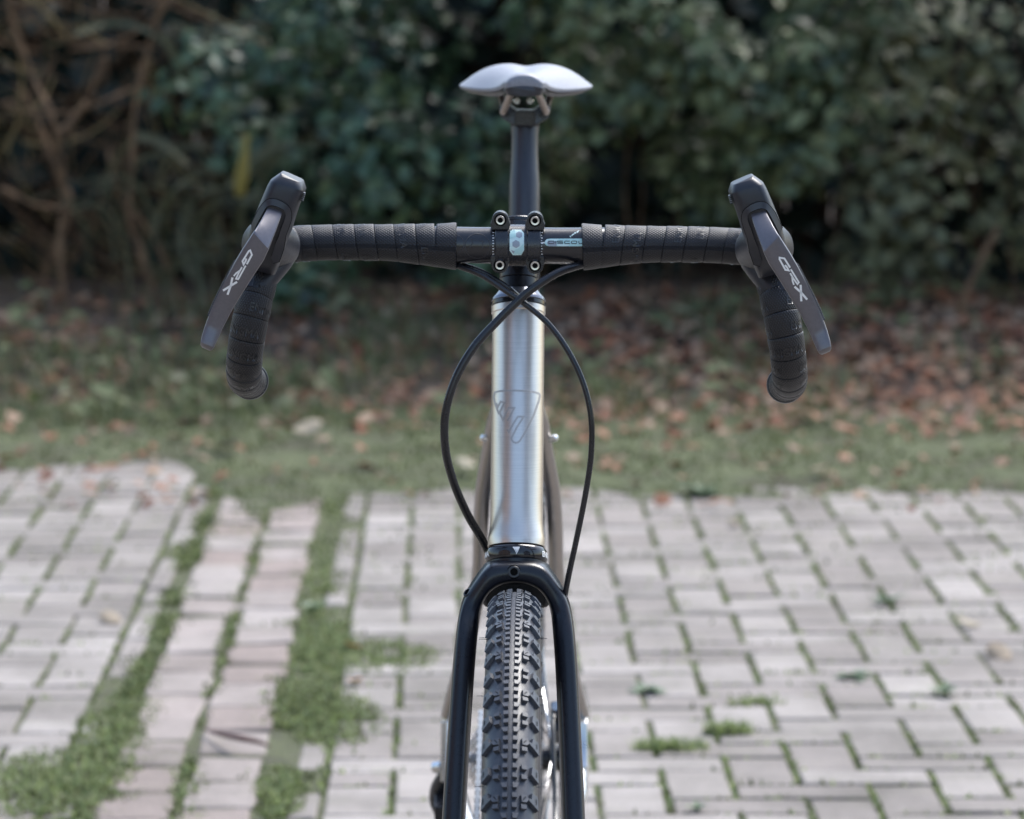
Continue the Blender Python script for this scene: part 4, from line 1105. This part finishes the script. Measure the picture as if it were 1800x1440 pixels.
def knob_kinds(s):
    k = {}
    q = lambda pts: [(s * a, p) for a, p in pts]
    k['centre'] = knob(0, 0, 0, 0, 0.0030, 0.10, q([(1.6, -0.36), (5.2, -0.36), (5.2, 0.36), (1.6, 0.36)]))
    k['wedge'] = knob(0, 0, 0, 0, 0.0030, 0.10, q([(2.0, 0.42), (5.0, 0.42), (6.7, -0.40), (1.7, -0.40)]))
    k['middle'] = knob(0, 0, 0, 0, 0.0032, 0.12, q([(7.5, -0.36), (12.2, -0.42), (12.6, 0.24), (7.9, 0.38)]))
    k['linked'] = knob(0, 0, 0, 0, 0.0032, 0.10, q([(7.6, -0.48), (12.0, -0.66), (14.2, -0.05), (12.2, 0.52), (8.2, 0.64)]), sipe=q([(8.9, 0.28), (9.3, 0.34), (11.4, -0.26), (11.0, -0.32)]))
    k['side'] = knob(0, 0, 0, 0, 0.0032, 0.10, q([(16.4, -0.95), (23.0, -0.95), (24.4, 1.15), (19.0, 0.85), (15.4, 0.45)]), sipe=q([(20.4, -0.40), (21.1, -0.40), (21.3, 0.42), (20.6, 0.42)]))
    k['side_linked'] = knob(0, 0, 0, 0, 0.0032, 0.08, q([(16.6, -1.0), (23.0, -0.95), (24.4, 1.2), (17.6, 0.75), (13.6, 0.35), (13.8, -0.05), (16.0, 0.0)]), sipe=q([(20.4, -0.40), (21.1, -0.40), (21.3, 0.42), (20.6, 0.42)]))
    return k
kinds = {1: knob_kinds(1), -1: knob_kinds(-1)}
rows_per = 6
pattern = {0: ['centre', 'linked', 'side_linked'], 1: ['centre', 'middle'], 2: ['wedge'], 3: ['centre', 'middle', 'side'], 4: ['centre', 'middle'], 5: ['wedge']}
offs = {'linked': 0.35, 'side_linked': 0.15, 'side': 0.4, 'middle': 0.1, 'centre': 0, 'wedge': 0}
NROW = int(360 / PITCH_K / 6) * 6
PK = 360.0 / NROW
def build_wheel(name, axle, visible):
    w = bpy.data.objects.new(name, None); C.objects.link(w); w.parent = bike; w.location = axle; w.empty_display_size = 0.05
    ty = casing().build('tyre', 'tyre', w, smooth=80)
    shared = {}
    rest = MB()
    for r in range(NROW):
        phi = 29.825 + (r - 60) * PK
        vis = visible and (-14 < ((phi + 180) % 360) - 180 < 53)
        for s in (1, -1):
            for kd in pattern[r % 6]:
                km = kinds[s][kd]; ang = phi + offs[kd]
                if vis:
                    if (s, kd) not in shared:
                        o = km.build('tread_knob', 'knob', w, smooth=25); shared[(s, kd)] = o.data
                        if hasattr(km, 'sipe'): o.data.materials.append(M['hole_shade']); o.data.polygons[len(o.data.polygons) - 1].material_index = 1
                    else: o = link('tread_knob', shared[(s, kd)], None, w)
                    o.rotation_euler = (math.radians(ang), 0, 0)
                else:
                    c_, s__ = math.cos(math.radians(ang)), math.sin(math.radians(ang))
                    rest.add([(x, y * c_ - z * s__, y * s__ + z * c_) for x, y, z in km.v], km.f)
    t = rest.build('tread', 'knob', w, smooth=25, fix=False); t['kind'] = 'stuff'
    rm = MB(); rr = []
    prof = [(-0.0125, 0.3135), (-0.0135, 0.306), (-0.0125, 0.294), (-0.006, 0.284), (0.006, 0.284), (0.0125, 0.294), (0.0135, 0.306), (0.0125, 0.3135)]
    rm.lathe([(a, b) for a, b in prof], (0, 0, 0), (1, 0, 0), 96, caps=(False, False)); part('rim', rm, 'rim', w)
    hb = MB(); hb.lathe([(-0.050, 0.010), (-0.048, 0.014), (-0.034, 0.014), (-0.033, 0.024), (-0.030, 0.024), (-0.028, 0.013), (0.028, 0.013), (0.030, 0.024), (0.033, 0.024), (0.034, 0.014), (0.048, 0.014), (0.050, 0.010)], (0, 0, 0), (1, 0, 0), 32); part('hub', hb, 'anodised', w)
    for k in range(28):
        a = 2 * math.pi * k / 28; s = 1 if k % 2 else -1; a2 = a + (0.55 if (k // 2) % 2 else -0.55)
        sp = MB(); sp.tube([(0.0315 * s, 0.022 * math.sin(a2), 0.022 * math.cos(a2)), (0.003 * s, 0.290 * math.sin(a), 0.290 * math.cos(a))], 0.0009, 6); part('spoke', sp, 'steel', w)
    ro = MB(); n = 64
    inner = [(0.042, 0.062 * math.cos(2 * math.pi * k / n), 0.062 * math.sin(2 * math.pi * k / n)) for k in range(n)]
    prof = [(0.0412, 0.064), (0.0412, 0.080), (0.0430, 0.080), (0.0430, 0.064), (0.0412, 0.064)]
    ro.lathe(prof, (0, 0, 0), (1, 0, 0), 64, caps=(False, False))
    for k in range(6):
        a = k * math.pi / 3; ro.tube([(0.0421, 0.014 * math.cos(a), 0.014 * math.sin(a)), (0.0421, 0.066 * math.cos(a + 0.5), 0.066 * math.sin(a + 0.5))], 0.0022, 6)
    part('brake_rotor', ro, 'steel', w)
    if visible:
        for a_deg, s in ((12.6, 1), (12.6, -1), (28.2, -1), (28.2, 1), (30.0, 1), (44.6, -1), (44.6, 1), (13.1, -1)):
            h = MB(); p = tyre_pt(math.radians(a_deg), s * 1.18, 0.0); h.tube([p, p + Vector((s * 0.0045, 0, 0.0002)), p + Vector((s * 0.0075, 0, 0.0))], [0.00032, 0.0003, 0.00022], 5)
            part('moulding_hair', h, 'tyre', w)
    return w
build_wheel('front_wheel', Vector((0, 0, RW)), True)
build_wheel('rear_wheel', RA, False)

# ------------------------------------------------------------------ seatpost and saddle
PD = (SEAT - BB).normalized()
ptop = Vector((0.0, 0.850, 1.062))
pb = SEAT - (ptop - SEAT).normalized() * 0.06
mb = MB()
ax = (ptop - SEAT); L0 = ax.length
mb.lathe([(-0.06, 0.0157), (L0 - 0.085, 0.0158), (L0 - 0.066, 0.0157), (L0 - 0.052, 0.0146), (L0 - 0.036, 0.0139), (L0 - 0.016, 0.0140), (L0 - 0.004, 0.0150), (L0, 0.0150)], SEAT, ax, 48)
post = part('seatpost', mb, 'post', smooth=60)
mb = MB()
for s in (-1, 1):
    mb.prism([(s * 0.010, 0.822, 1.058), (s * 0.024, 0.824, 1.066), (s * 0.0265, 0.826, 1.076), (s * 0.020, 0.826, 1.082), (s * 0.009, 0.824, 1.074)], (0, 0.046, 0))
mb.box((0, 0.846, 1.066), (0.030, 0.040, 0.016))
part('saddle_clamp', mb, 'anodised', post, bevel=0.0015)
for s in (-1, 1):
    mb = MB(); p = at(920 + s * 11.5, 177, 0.815); mb.lathe([(0.0, 0.0), (0.0, 0.003), (-0.001, 0.0038), (-0.004, 0.0040), (-0.02, 0.0028)], p, (0, -1, 0.1), 20, caps=(False, True)); part('clamp_bolt', mb, 'steel', post)
sd_tab = [  # Y, half width, centre height, drop at the edge, wing crown, thickness
    (0.7165, 0.0140, 1.1125, 0.005, 0.0, 0.014), (0.7178, 0.0182, 1.1148, 0.008, 0.0, 0.016), (0.7230, 0.0203, 1.1160, 0.010, 0.0, 0.016), (0.738, 0.0215, 1.1168, 0.011, 0.0, 0.014), (0.765, 0.0226, 1.1162, 0.012, -0.0005, 0.013), (0.800, 0.0248, 1.1140, 0.0135, -0.001, 0.012), (0.830, 0.0310, 1.1130, 0.0165, 0.0, 0.011), (0.860, 0.0430, 1.1132, 0.0190, 0.0020, 0.010), (0.890, 0.0575, 1.1145, 0.0205, 0.0034, 0.009), (0.915, 0.0670, 1.1155, 0.0212, 0.0038, 0.009), (0.940, 0.0716, 1.1160, 0.0215, 0.0040, 0.009), (0.960, 0.0700, 1.1160, 0.021, 0.0036, 0.009), (0.975, 0.0600, 1.1145, 0.018, 0.003, 0.008), (0.984, 0.0440, 1.1125, 0.013, 0.002, 0.007), (0.988, 0.0250, 1.1105, 0.007, 0.001, 0.005)]
def saddle_top(q, row):
    Y, hw, zc, drop, crown, th = row
    a = abs(q)
    z = zc - drop * a ** 2.6 + crown * 4 * a * max(0, (0.9 - a)) 
    if Y > 0.77: z -= 0.0022 * math.exp(-(q * hw / 0.007) ** 2)
    return z
rows = []; shell = []
nq = 20
for r_ in sd_tab:
    Y, hw, zc, drop, crown, th = r_
    top = [Vector((hw * math.sin(math.pi / 2 * (2 * k / nq - 1)), Y, saddle_top(math.sin(math.pi / 2 * (2 * k / nq - 1)), r_))) for k in range(nq + 1)]
    bot = [Vector((p.x * 0.97, Y, p.z - th * (0.50 + 0.50 * (1 - abs(p.x / hw) ** 3)) * 0.70)) for p in top][::-1]
    rows.append(top + bot)
    shell.append([Vector((p.x * 0.93, Y, p.z - th * (0.58 + 0.42 * (1 - abs(p.x / hw) ** 3)) * 0.66)) for p in top] + [Vector((p.x * 0.84, Y, p.z - th * (0.75 + 0.6 * (1 - abs(p.x / hw) ** 3)))) for p in top][::-1])
saddle = bpy.data.objects.new('saddle', None)
mb = MB(); mb.grid(rows); saddle = part('saddle', mb, 'saddle', smooth=70); saddle.modifiers.new('smooth', 'SUBSURF').render_levels = 1
mb = MB(); mb.grid(shell); sh = part('saddle_shell', mb, 'saddle_shell', saddle, smooth=70)
for s in (-1, 1):
    mb = MB(); mb.tube(spline([(s * 0.010, 0.738, 1.100), (s * 0.0125, 0.760, 1.098), (s * 0.0165, 0.785, 1.087), (s * 0.0215, 0.806, 1.0745), (s * 0.022, 0.83, 1.0735), (s * 0.022, 0.875, 1.0735), (s * 0.0245, 0.905, 1.082), (s * 0.030, 0.935, 1.096), (s * 0.031, 0.950, 1.098)], 6), 0.0036, 12)
    part('saddle_rail', mb, 'rail', saddle)

# ------------------------------------------------------------------ drivetrain and rear brake
mb = MB()
for k in range(11):
    x = -0.0235 - 0.0035 * k; r = 0.071 - 0.0048 * k
    n = max(11, int(r * 560)); ring = []
    for q in range(n * 2):
        rr = r if q % 2 else r - 0.0035
        ring.append((x, 1.045 + rr * math.cos(math.pi * q / n), 0.353 + rr * math.sin(math.pi * q / n)))
    mb.prism(ring, (0.0016, 0, 0))
part('cassette', mb, 'chain', smooth=0)
mb = MB(); n = 42; ring = []
for q in range(n * 2):
    rr = 0.083 if q % 2 else 0.079
    ring.append((-0.0445, BB.y + rr * math.cos(math.pi * q / n), BB.z + rr * math.sin(math.pi * q / n)))
mb.prism(ring, (0.0022, 0, 0)); part('chainring', mb, 'anodised', smooth=0)
for s in (-1, 1):
    mb = MB(); mb.tube([(s * 0.050, BB.y, BB.z), (s * 0.062, BB.y + s * 0.06, BB.z + 0.004), (s * 0.066, BB.y + s * 0.172, BB.z + 0.01)], [0.016, 0.0125, 0.0125], 14); part('crank', mb, 'anodised')
mb = MB(); mb.lathe([(-0.07, 0.010), (-0.069, 0.013), (0.069, 0.013), (0.07, 0.010)], BB, (1, 0, 0), 24); part('crank_axle', mb, 'steel')
mb = MB()
top_run = [(-0.043, BB.y, BB.z + 0.083), (-0.046, RA.y, RA.z + 0.048)]
bot_run = [(-0.043, BB.y, BB.z - 0.083), (-0.058, 1.065, 0.205)]
for a, b in (top_run, bot_run):
    a, b = Vector(a), Vector(b); L_ = (b - a).length; n = int(L_ / 0.0127)
    for k in range(n + 1):
        c = a.lerp(b, k / n); ang = math.atan2((b - a).z, (b - a).y)
        mb.box(c, (0.0058 if k % 2 else 0.0042, 0.0122, 0.0078), Matrix.Rotation(ang, 3, 'X'))
part('chain', mb, 'chain', smooth=0)
mb = MB()
mb.tube(spline([(-0.081, 1.050, 0.338), (-0.090, 1.066, 0.320), (-0.094, 1.078, 0.300), (-0.088, 1.074, 0.282)], 5), [0.007, 0.0075, 0.008, 0.0085, 0.009, 0.0095, 0.010, 0.010, 0.010, 0.010, 0.010, 0.010, 0.010, 0.0095, 0.009, 0.008], 14)
mb.box((-0.084, 1.060, 0.292), (0.026, 0.034, 0.030), Matrix.Rotation(0.4, 3, 'X'))
hang = MB(); hang.prism([(-0.090, 1.026, 0.398), (-0.090, 1.040, 0.392), (-0.090, 1.062, 0.345), (-0.090, 1.056, 0.325), (-0.090, 1.040, 0.326), (-0.090, 1.028, 0.350)], (0.010, 0, 0)); part('derailleur_hanger', hang, 'silver', bevel=0.002)
mech = part('rear_derailleur', mb, 'anodised', bevel=0.0015)
mb = MB(); mb.prism([(-0.068, 1.060, 0.280), (-0.068, 1.086, 0.276), (-0.068, 1.080, 0.200), (-0.068, 1.058, 0.190), (-0.068, 1.050, 0.206)], (0.0022, 0, 0)); mb.prism([(-0.051, 1.060, 0.280), (-0.051, 1.086, 0.276), (-0.051, 1.080, 0.200), (-0.051, 1.058, 0.190), (-0.051, 1.050, 0.206)], (0.0022, 0, 0)); part('derailleur_cage', mb, 'plastic', mech)
mb = MB(); mb.tube([(-0.088, 1.036, 0.345), (-0.096, 1.044, 0.342)], [0.006, 0.0065], 14); part('derailleur_bolt', mb, 'steel', mech)
mb = MB()
mb.box((0.043, 0.985, 0.405), (0.026, 0.050, 0.034), Matrix.Rotation(-0.5, 3, 'X')); mb.tube([(0.043, 0.965, 0.42), (0.043, 0.958, 0.425)], 0.012, 16)
cal = part('brake_caliper', mb, 'anodised', bevel=0.003)
mb = MB(); mb.tube([(0.036, 0.955, 0.428), (0.036, 0.950, 0.430)], 0.005, 14); mb.tube([(0.050, 0.952, 0.402), (0.050, 0.947, 0.404)], 0.005, 14); part('caliper_bolt', mb, 'steel', cal)
mb = MB(); mb.tube(spline([(0.034, 0.962, 0.422), (0.033, 0.930, 0.40), (0.036, 0.86, 0.33), (0.036, 0.78, 0.312), (0.034, 0.68, 0.30)], 6), 0.0026, 10); part('rear_brake_hose', mb, 'hose')
mb = MB(); mb.box((0.047, 0.020, 0.425), (0.026, 0.030, 0.060), Matrix.Rotation(0.42, 3, 'X')); part('front_brake_caliper', mb, 'anodised', bevel=0.004)
mb = MB(); mb.lathe([(-0.062, 0.005), (-0.061, 0.009), (-0.052, 0.009), (-0.052, 0.006), (0.052, 0.006), (0.052, 0.009), (0.061, 0.009), (0.062, 0.005)], Vector((0, 0, RW)), (1, 0, 0), 20); part('front_axle', mb, 'anodised')

# ================================================================== GROUND COVER AND SMALL THINGS
mm = Many()
for _ in range(9800):
    x = random.uniform(-3.4, 3.4); y = random.triangular(6.4, 8.7, 7.7)
    dens = 0.45 + 0.55 * nz(x, y, 1.8, 3.3) + (0.35 if x > 0.15 else 0.0) - (0.25 if x < -0.6 else 0) - (0.45 if y < 7.1 else 0)
    if random.random() > dens + 0.25: continue
    g, f = leaf_geo(random.uniform(0.024, 0.055), random.uniform(0.5, 0.8), random.uniform(-0.3, 0.5), random.uniform(-0.3, 0.5))
    mm.add(g @ rot_to((random.gauss(0, 0.45), random.gauss(-0.25, 0.4), 1), random.uniform(0, 6.28)).T + np.array([x, y, max(bank_z(x, y), verge_z(x, y)) + random.uniform(0.006, 0.03)]), f)
for _ in range(420):
    x = random.uniform(-2.2, 2.2); y = random.uniform(5.4, 6.9)
    g, f = leaf_geo(random.uniform(0.02, 0.05), random.uniform(0.5, 0.8), random.uniform(-0.3, 0.5), random.uniform(-0.3, 0.5))
    mm.add(g @ rot_to((random.gauss(0, 0.35), random.gauss(-0.1, 0.3), 1), random.uniform(0, 6.28)).T + np.array([x, y, max(0, verge_z(x, y)) + random.uniform(0.006, 0.016)]), f)
tag(mm.build('leaf_litter', 'litter'), 'reddish brown dead leaves strewn over the bank under the shrubs', 'leaf litter', kind='stuff')
# greenery on the bank
mm = Many()
for _ in range(15500):
    x = random.uniform(-3.2, 3.2); y = random.uniform(6.75, 8.2)
    k = nz(x, y, 2.2, 12.0) + (0.36 if x < -0.1 else 0.0) - 0.25 * sstep(7.3, 8.0, y)
    if k < random.uniform(-0.1, 0.35): continue
    v, f = blade((x, y, bank_z(x, y)), random.uniform(0.04, 0.13), random.uniform(0.003, 0.008), random.uniform(0, 6.28), random.uniform(0.2, 1.1))
    mm.add(v, f)
for _ in range(900):
    x = random.uniform(-2.4, 2.4); y = random.uniform(6.8, 8.2)
    if nz(x, y, 1.6, 21.0) < 0.05: continue
    g, f = leaf_geo(random.uniform(0.04, 0.075), 0.6, 0.2, 0.2)
    mm.add(g @ rot_to((random.gauss(0, 0.4), random.gauss(-0.3, 0.3), 1), random.uniform(0, 6.28)).T + np.array([x, y, bank_z(x, y) + random.uniform(0.02, 0.09)]), f)
tag(mm.build('bank_greenery', 'bank_grass'), 'grass and low leafy growth on the bank below the shrubs', 'grass', kind='stuff')
# moss and short grass: verge, joints and clumps
mm = Many(); gg = Many()
for _ in range(19000):
    x = random.uniform(-1.9, 1.9); y = random.uniform(4.6, 7.2)
    if random.random() > sstep(edge_y(x) - 0.60, edge_y(x) + 0.12, y + 0.42 * nz(x, y, 6, 4)) ** 1.5: continue
    if nz(x, y, 3.5, 30) + 0.5 * nz(x, y, 11, 31) < random.uniform(-0.55, 0.1): continue
    v, f = blade((x, y, verge_z(x, y) - 0.002), random.uniform(0.006, 0.022), random.uniform(0.004, 0.009), random.uniform(0, 6.28), random.uniform(0.2, 1.2)); mm.add(v, f)
# joints between the bricks of the herringbone
for (gx, gy, kd, al) in vis:
    hx, hy = (0.5, 1.0) if al else (1.0, 0.5)
    if kd == 'half': hx = hy = 0.5
    for e in range(int(34 * (hx + hy))):
        if random.random() < hy / (hx + hy): a, b = gx + random.choice((-hx, hx)), gy + random.uniform(-hy, hy)
        elif random.random() < 0.35: a, b = gx + random.uniform(-hx, hx), gy + random.choice((-hy, hy))
        else: continue
        p = g2w(a + random.gauss(0, 0.018), b + random.gauss(0, 0.018))
        if nz(p.x, p.y, 3.1, 6.0) < -0.28: continue
        v, f = blade((p.x, p.y, -0.004), random.uniform(0.006, 0.014), random.uniform(0.004, 0.008), random.uniform(0, 6.28), random.uniform(0.1, 0.8)); (gg if random.random() < 0.55 else mm).add(v, f)
# mossy seams beside the edging bricks
for _ in range(15000):
    c = random.choice((-8.36, -8.36, -7.1, -5.6, -5.6, -5.6)); w = {-8.36: 0.26, -7.1: 0.12, -5.6: 0.50}[c]
    gy = random.uniform(-12, 27) if c != -5.6 or random.random() < 0.3 else random.uniform(-4, 12); p = g2w(c + random.gauss(0, w * 0.55), gy)
    if nz(p.x, p.y, 4.0, 15.0) + 0.6 * nz(p.x, p.y, 13.0, 16.0) < random.uniform(-0.15, 0.35): continue
    v, f = blade((p.x, p.y, -0.004), random.uniform(0.006, 0.016), random.uniform(0.004, 0.008), random.uniform(0, 6.28), random.uniform(0.2, 1.1))
    (gg if random.random() < 0.35 else mm).add(v, f)
clumps = [(660, 1154, 118, 30, 1900, 0.045), (565, 1135, 55, 66, 1900, 0.045), (585, 1262, 80, 50, 2200, 0.045), (520, 1215, 40, 60, 700, 0.028), (492, 1392, 45, 52, 1100, 0.045), (585, 960, 24, 95, 500, 0.025), (415, 880, 42, 55, 500, 0.022), (90, 1385, 135, 60, 3600, 0.055), (190, 1310, 70, 60, 1800, 0.05), (440, 930, 90, 50, 900, 0.025), (545, 1010, 40, 70, 700, 0.028), (235, 1245, 55, 38, 600, 0.026), (280, 1130, 24, 60, 350, 0.022), (395, 960, 40, 30, 300, 0.02), (330, 1390, 40, 60, 500, 0.03), (690, 860, 110, 22, 500, 0.02), (520, 860, 90, 30, 600, 0.024)]
for cx, cy, rx, ry, n, hh in clumps:
    for _ in range(n):
        a = random.uniform(0, 6.28); r = math.sqrt(random.random()) * random.uniform(0.8, 1.1)
        p = on_ground(cx + 1.12 * rx * r * math.cos(a), cy + 1.12 * ry * r * math.sin(a))
        if nz(p.x, p.y, 16, 50) + 0.7 * nz(p.x, p.y, 45, 51) < -0.62 + 0.55 * r * r: continue
        v, f = blade((p.x, p.y, -0.004), 0.45 * hh * random.uniform(0.35, 1.0) * (1.15 - 0.6 * r), random.uniform(0.003, 0.006), random.uniform(0, 6.28), random.uniform(0.2, 1.1))
        (mm if random.random() < 0.4 else gg).add(v, f)
tag(mm.build('moss', 'moss_blade'), 'dark green moss on the verge and in the joints of the paving', 'moss', kind='stuff')
tag(gg.build('grass', 'grass'), 'bright green grass over the worn edging bricks and in the paving joints', 'grass', kind='stuff')

# tufts and weeds one can count
def tuft(px, py, label, n, spread, h, flat=1.0):
    p = on_ground(px, py); t = thing('grass_tuft', label, 'grass tuft', (p.x, p.y, 0), 'grass tufts in the paving')
    m = Many()
    for _ in range(n):
        a = random.uniform(0, 6.28); r = random.random() ** 0.7 * spread
        v, f = blade((r * math.cos(a) * flat, r * math.sin(a) * 0.7, -0.004), h * random.uniform(0.5, 1), random.uniform(0.002, 0.005), random.uniform(0, 6.28), random.uniform(0.2, 1.0)); m.add(v, f)
    m.build('blades', 'grass', t)
tuft(1178, 1318, 'wide grass tuft in a paving joint, just right of the fork leg near the bottom', 260, 0.036, 0.030, 1.7)
tuft(1278, 1290, 'rounded grass tuft in the paving, upper right neighbour of the widest tuft', 240, 0.032, 0.032, 1.2)
tuft(1325, 1237, 'low thin grass tuft lying along a paving joint on the right', 150, 0.026, 0.020, 2.0)
def weed(px, py, label, n, L_, up=0.35):
    p = on_ground(px, py); t = thing('weed', label, 'weed', (p.x, p.y, 0), 'weeds in the paving')
    for k in range(n):
        g, f = leaf_geo(L_ * random.uniform(0.7, 1.1), 0.42, 0.2, 0.25)
        az = 6.28 * k / n + random.gauss(0, 0.2); el = up + random.gauss(0, 0.12)
        mt = np.array(Matrix.Rotation(az, 3, 'Z') @ Matrix.Rotation(-el, 3, 'Y'))
        m = Many(); m.add(g @ mt.T + np.array([0, 0, 0.002]), f); m.build('leaf', 'weed', t)
weed(1138, 1216, 'flat blue-green weed rosette in the paving right of the front tyre', 11, 0.040, 0.25)
weed(1500, 1192, 'dark low weed rosette in a paving joint towards the right edge', 12, 0.042, 0.3)
weed(1562, 1062, 'blue-green weed sprouting from the paving in the upper right', 9, 0.042, 0.5)
weed(1658, 1222, 'pale weed in a joint low down near the right edge', 9, 0.034, 0.6)
weed(1228, 872, 'leafy weed on the mossy edge of the paving right of the head tube', 13, 0.060, 0.6)
weed(1225, 1428, 'small weed in a joint at the bottom right of the fork', 8, 0.026, 0.6)
weed(548, 1075, 'small leafy weed beside the edging bricks left of the fork', 9, 0.034, 0.6)

# fallen leaves lying singly
def fallen(px, py, label, material, size, zf=None, tilt=0.25):
    p = on_ground(px, py); z = 0.004
    if p.y > 6.85:
        for _ in range(4): z = bank_z(p.x, p.y) + 0.02; p = on_ground(px, py, z)
    elif p.y > 5.5: z = max(0, verge_z(p.x, p.y)) + 0.018; p = on_ground(px, py, z)
    m = MB(); n = 9; top = []
    for i in range(n):
        q = i / (n - 1); w = size * 0.34 * math.sin(math.pi * min(1, q * 0.93 + 0.05)) ** 0.8
        x = (q - 0.5) * size; zc = 0.10 * size * math.cos(q * 5)
        top.append([Vector((x, -w, zc + 0.22 * w)), Vector((x, 0, zc)), Vector((x, w, zc + 0.28 * w))])
    m.grid(top, close_u=False)
    o = m.build('fallen_leaf', material, None, smooth=180, fix=False)
    s = o.modifiers.new('thickness', 'SOLIDIFY'); s.thickness = 0.0006
    o.location = (p.x, p.y, z + 0.003); o.rotation_euler = (random.gauss(0, tilt), random.gauss(0, tilt), random.uniform(0, 6.28))
    tag(o, label, 'leaf', 'fallen leaves lying singly')
fallen(195, 1095, 'tan fallen leaf on the pale paving at the left, left of the edging bricks', 'pale_leaf', 0.055)
fallen(625, 1203, 'orange fallen leaf on the paving left of the fork, the lower of two', 'orange_leaf', 0.036)
fallen(620, 1143, 'yellow fallen leaf on the grass patch left of the fork, the upper of two', 'orange_leaf', 0.034)
fallen(1757, 1157, 'tan pink fallen leaf on the paving near the right edge', 'pale_leaf', 0.060)
fallen(1702, 1102, 'pale fallen leaf on the paving, upper left neighbour of the pink leaf', 'pale_leaf', 0.046)
fallen(330, 745, 'pale tan fallen leaf on the verge left of the left drop', 'pale_leaf', 0.070)
fallen(540, 755, 'large cream fallen leaf on the moss, rightmost of the three left of the hose', 'pale_leaf', 0.085)
fallen(462, 746, 'yellowish fallen leaf on the moss just below the left bar end', 'pale_leaf', 0.060)
fallen(398, 786, 'whitish fallen leaf on the moss, nearest the paving at the left', 'pale_leaf', 0.075)
fallen(820, 818, 'cream fallen leaf on the moss between the hose and the head tube', 'pale_leaf', 0.060)
fallen(1445, 824, 'pale fallen leaf on the moss below the right bar end', 'pale_leaf', 0.065)
fallen(1365, 838, 'small pale fallen leaf on the moss, left of the larger pale leaf', 'pale_leaf', 0.050)
fallen(1215, 690, 'orange-brown fallen leaf on the bank right of the head tube', 'orange_leaf', 0.055)
fallen(1225, 585, 'tan orange leaf high on the bank under the dense shrub', 'orange_leaf', 0.055)
fallen(1700, 608, 'pinkish pale leaf at the foot of the slanting stem', 'pale_leaf', 0.055)
fallen(180, 632, 'pink-tan fallen leaf on the bank at the far left', 'pale_leaf', 0.075)
fallen(1290, 926, 'pale green-white fallen leaf at the upper edge of the paving right of the head tube', 'pale_leaf', 0.040)
m = MB(); P = [on_ground(x, y, 0.010 + z) for x, y, z in ((360, 1283, 0), (385, 1290, 0.008), (420, 1297, 0.014), (450, 1303, 0.010), (475, 1312, 0.002))]
m.tube(spline(P, 5), [0.0015 + 0.0035 * math.sin(math.pi * i / 20) for i in range(21)], 8)  # dark red-brown tube arched over the edging bricks
tag(m.build('dark_arc', mat('dark arc brown', (0.10, 0.045, 0.04), 0.7)), 'dark red-brown arc lying across the edging bricks', 'leaf')
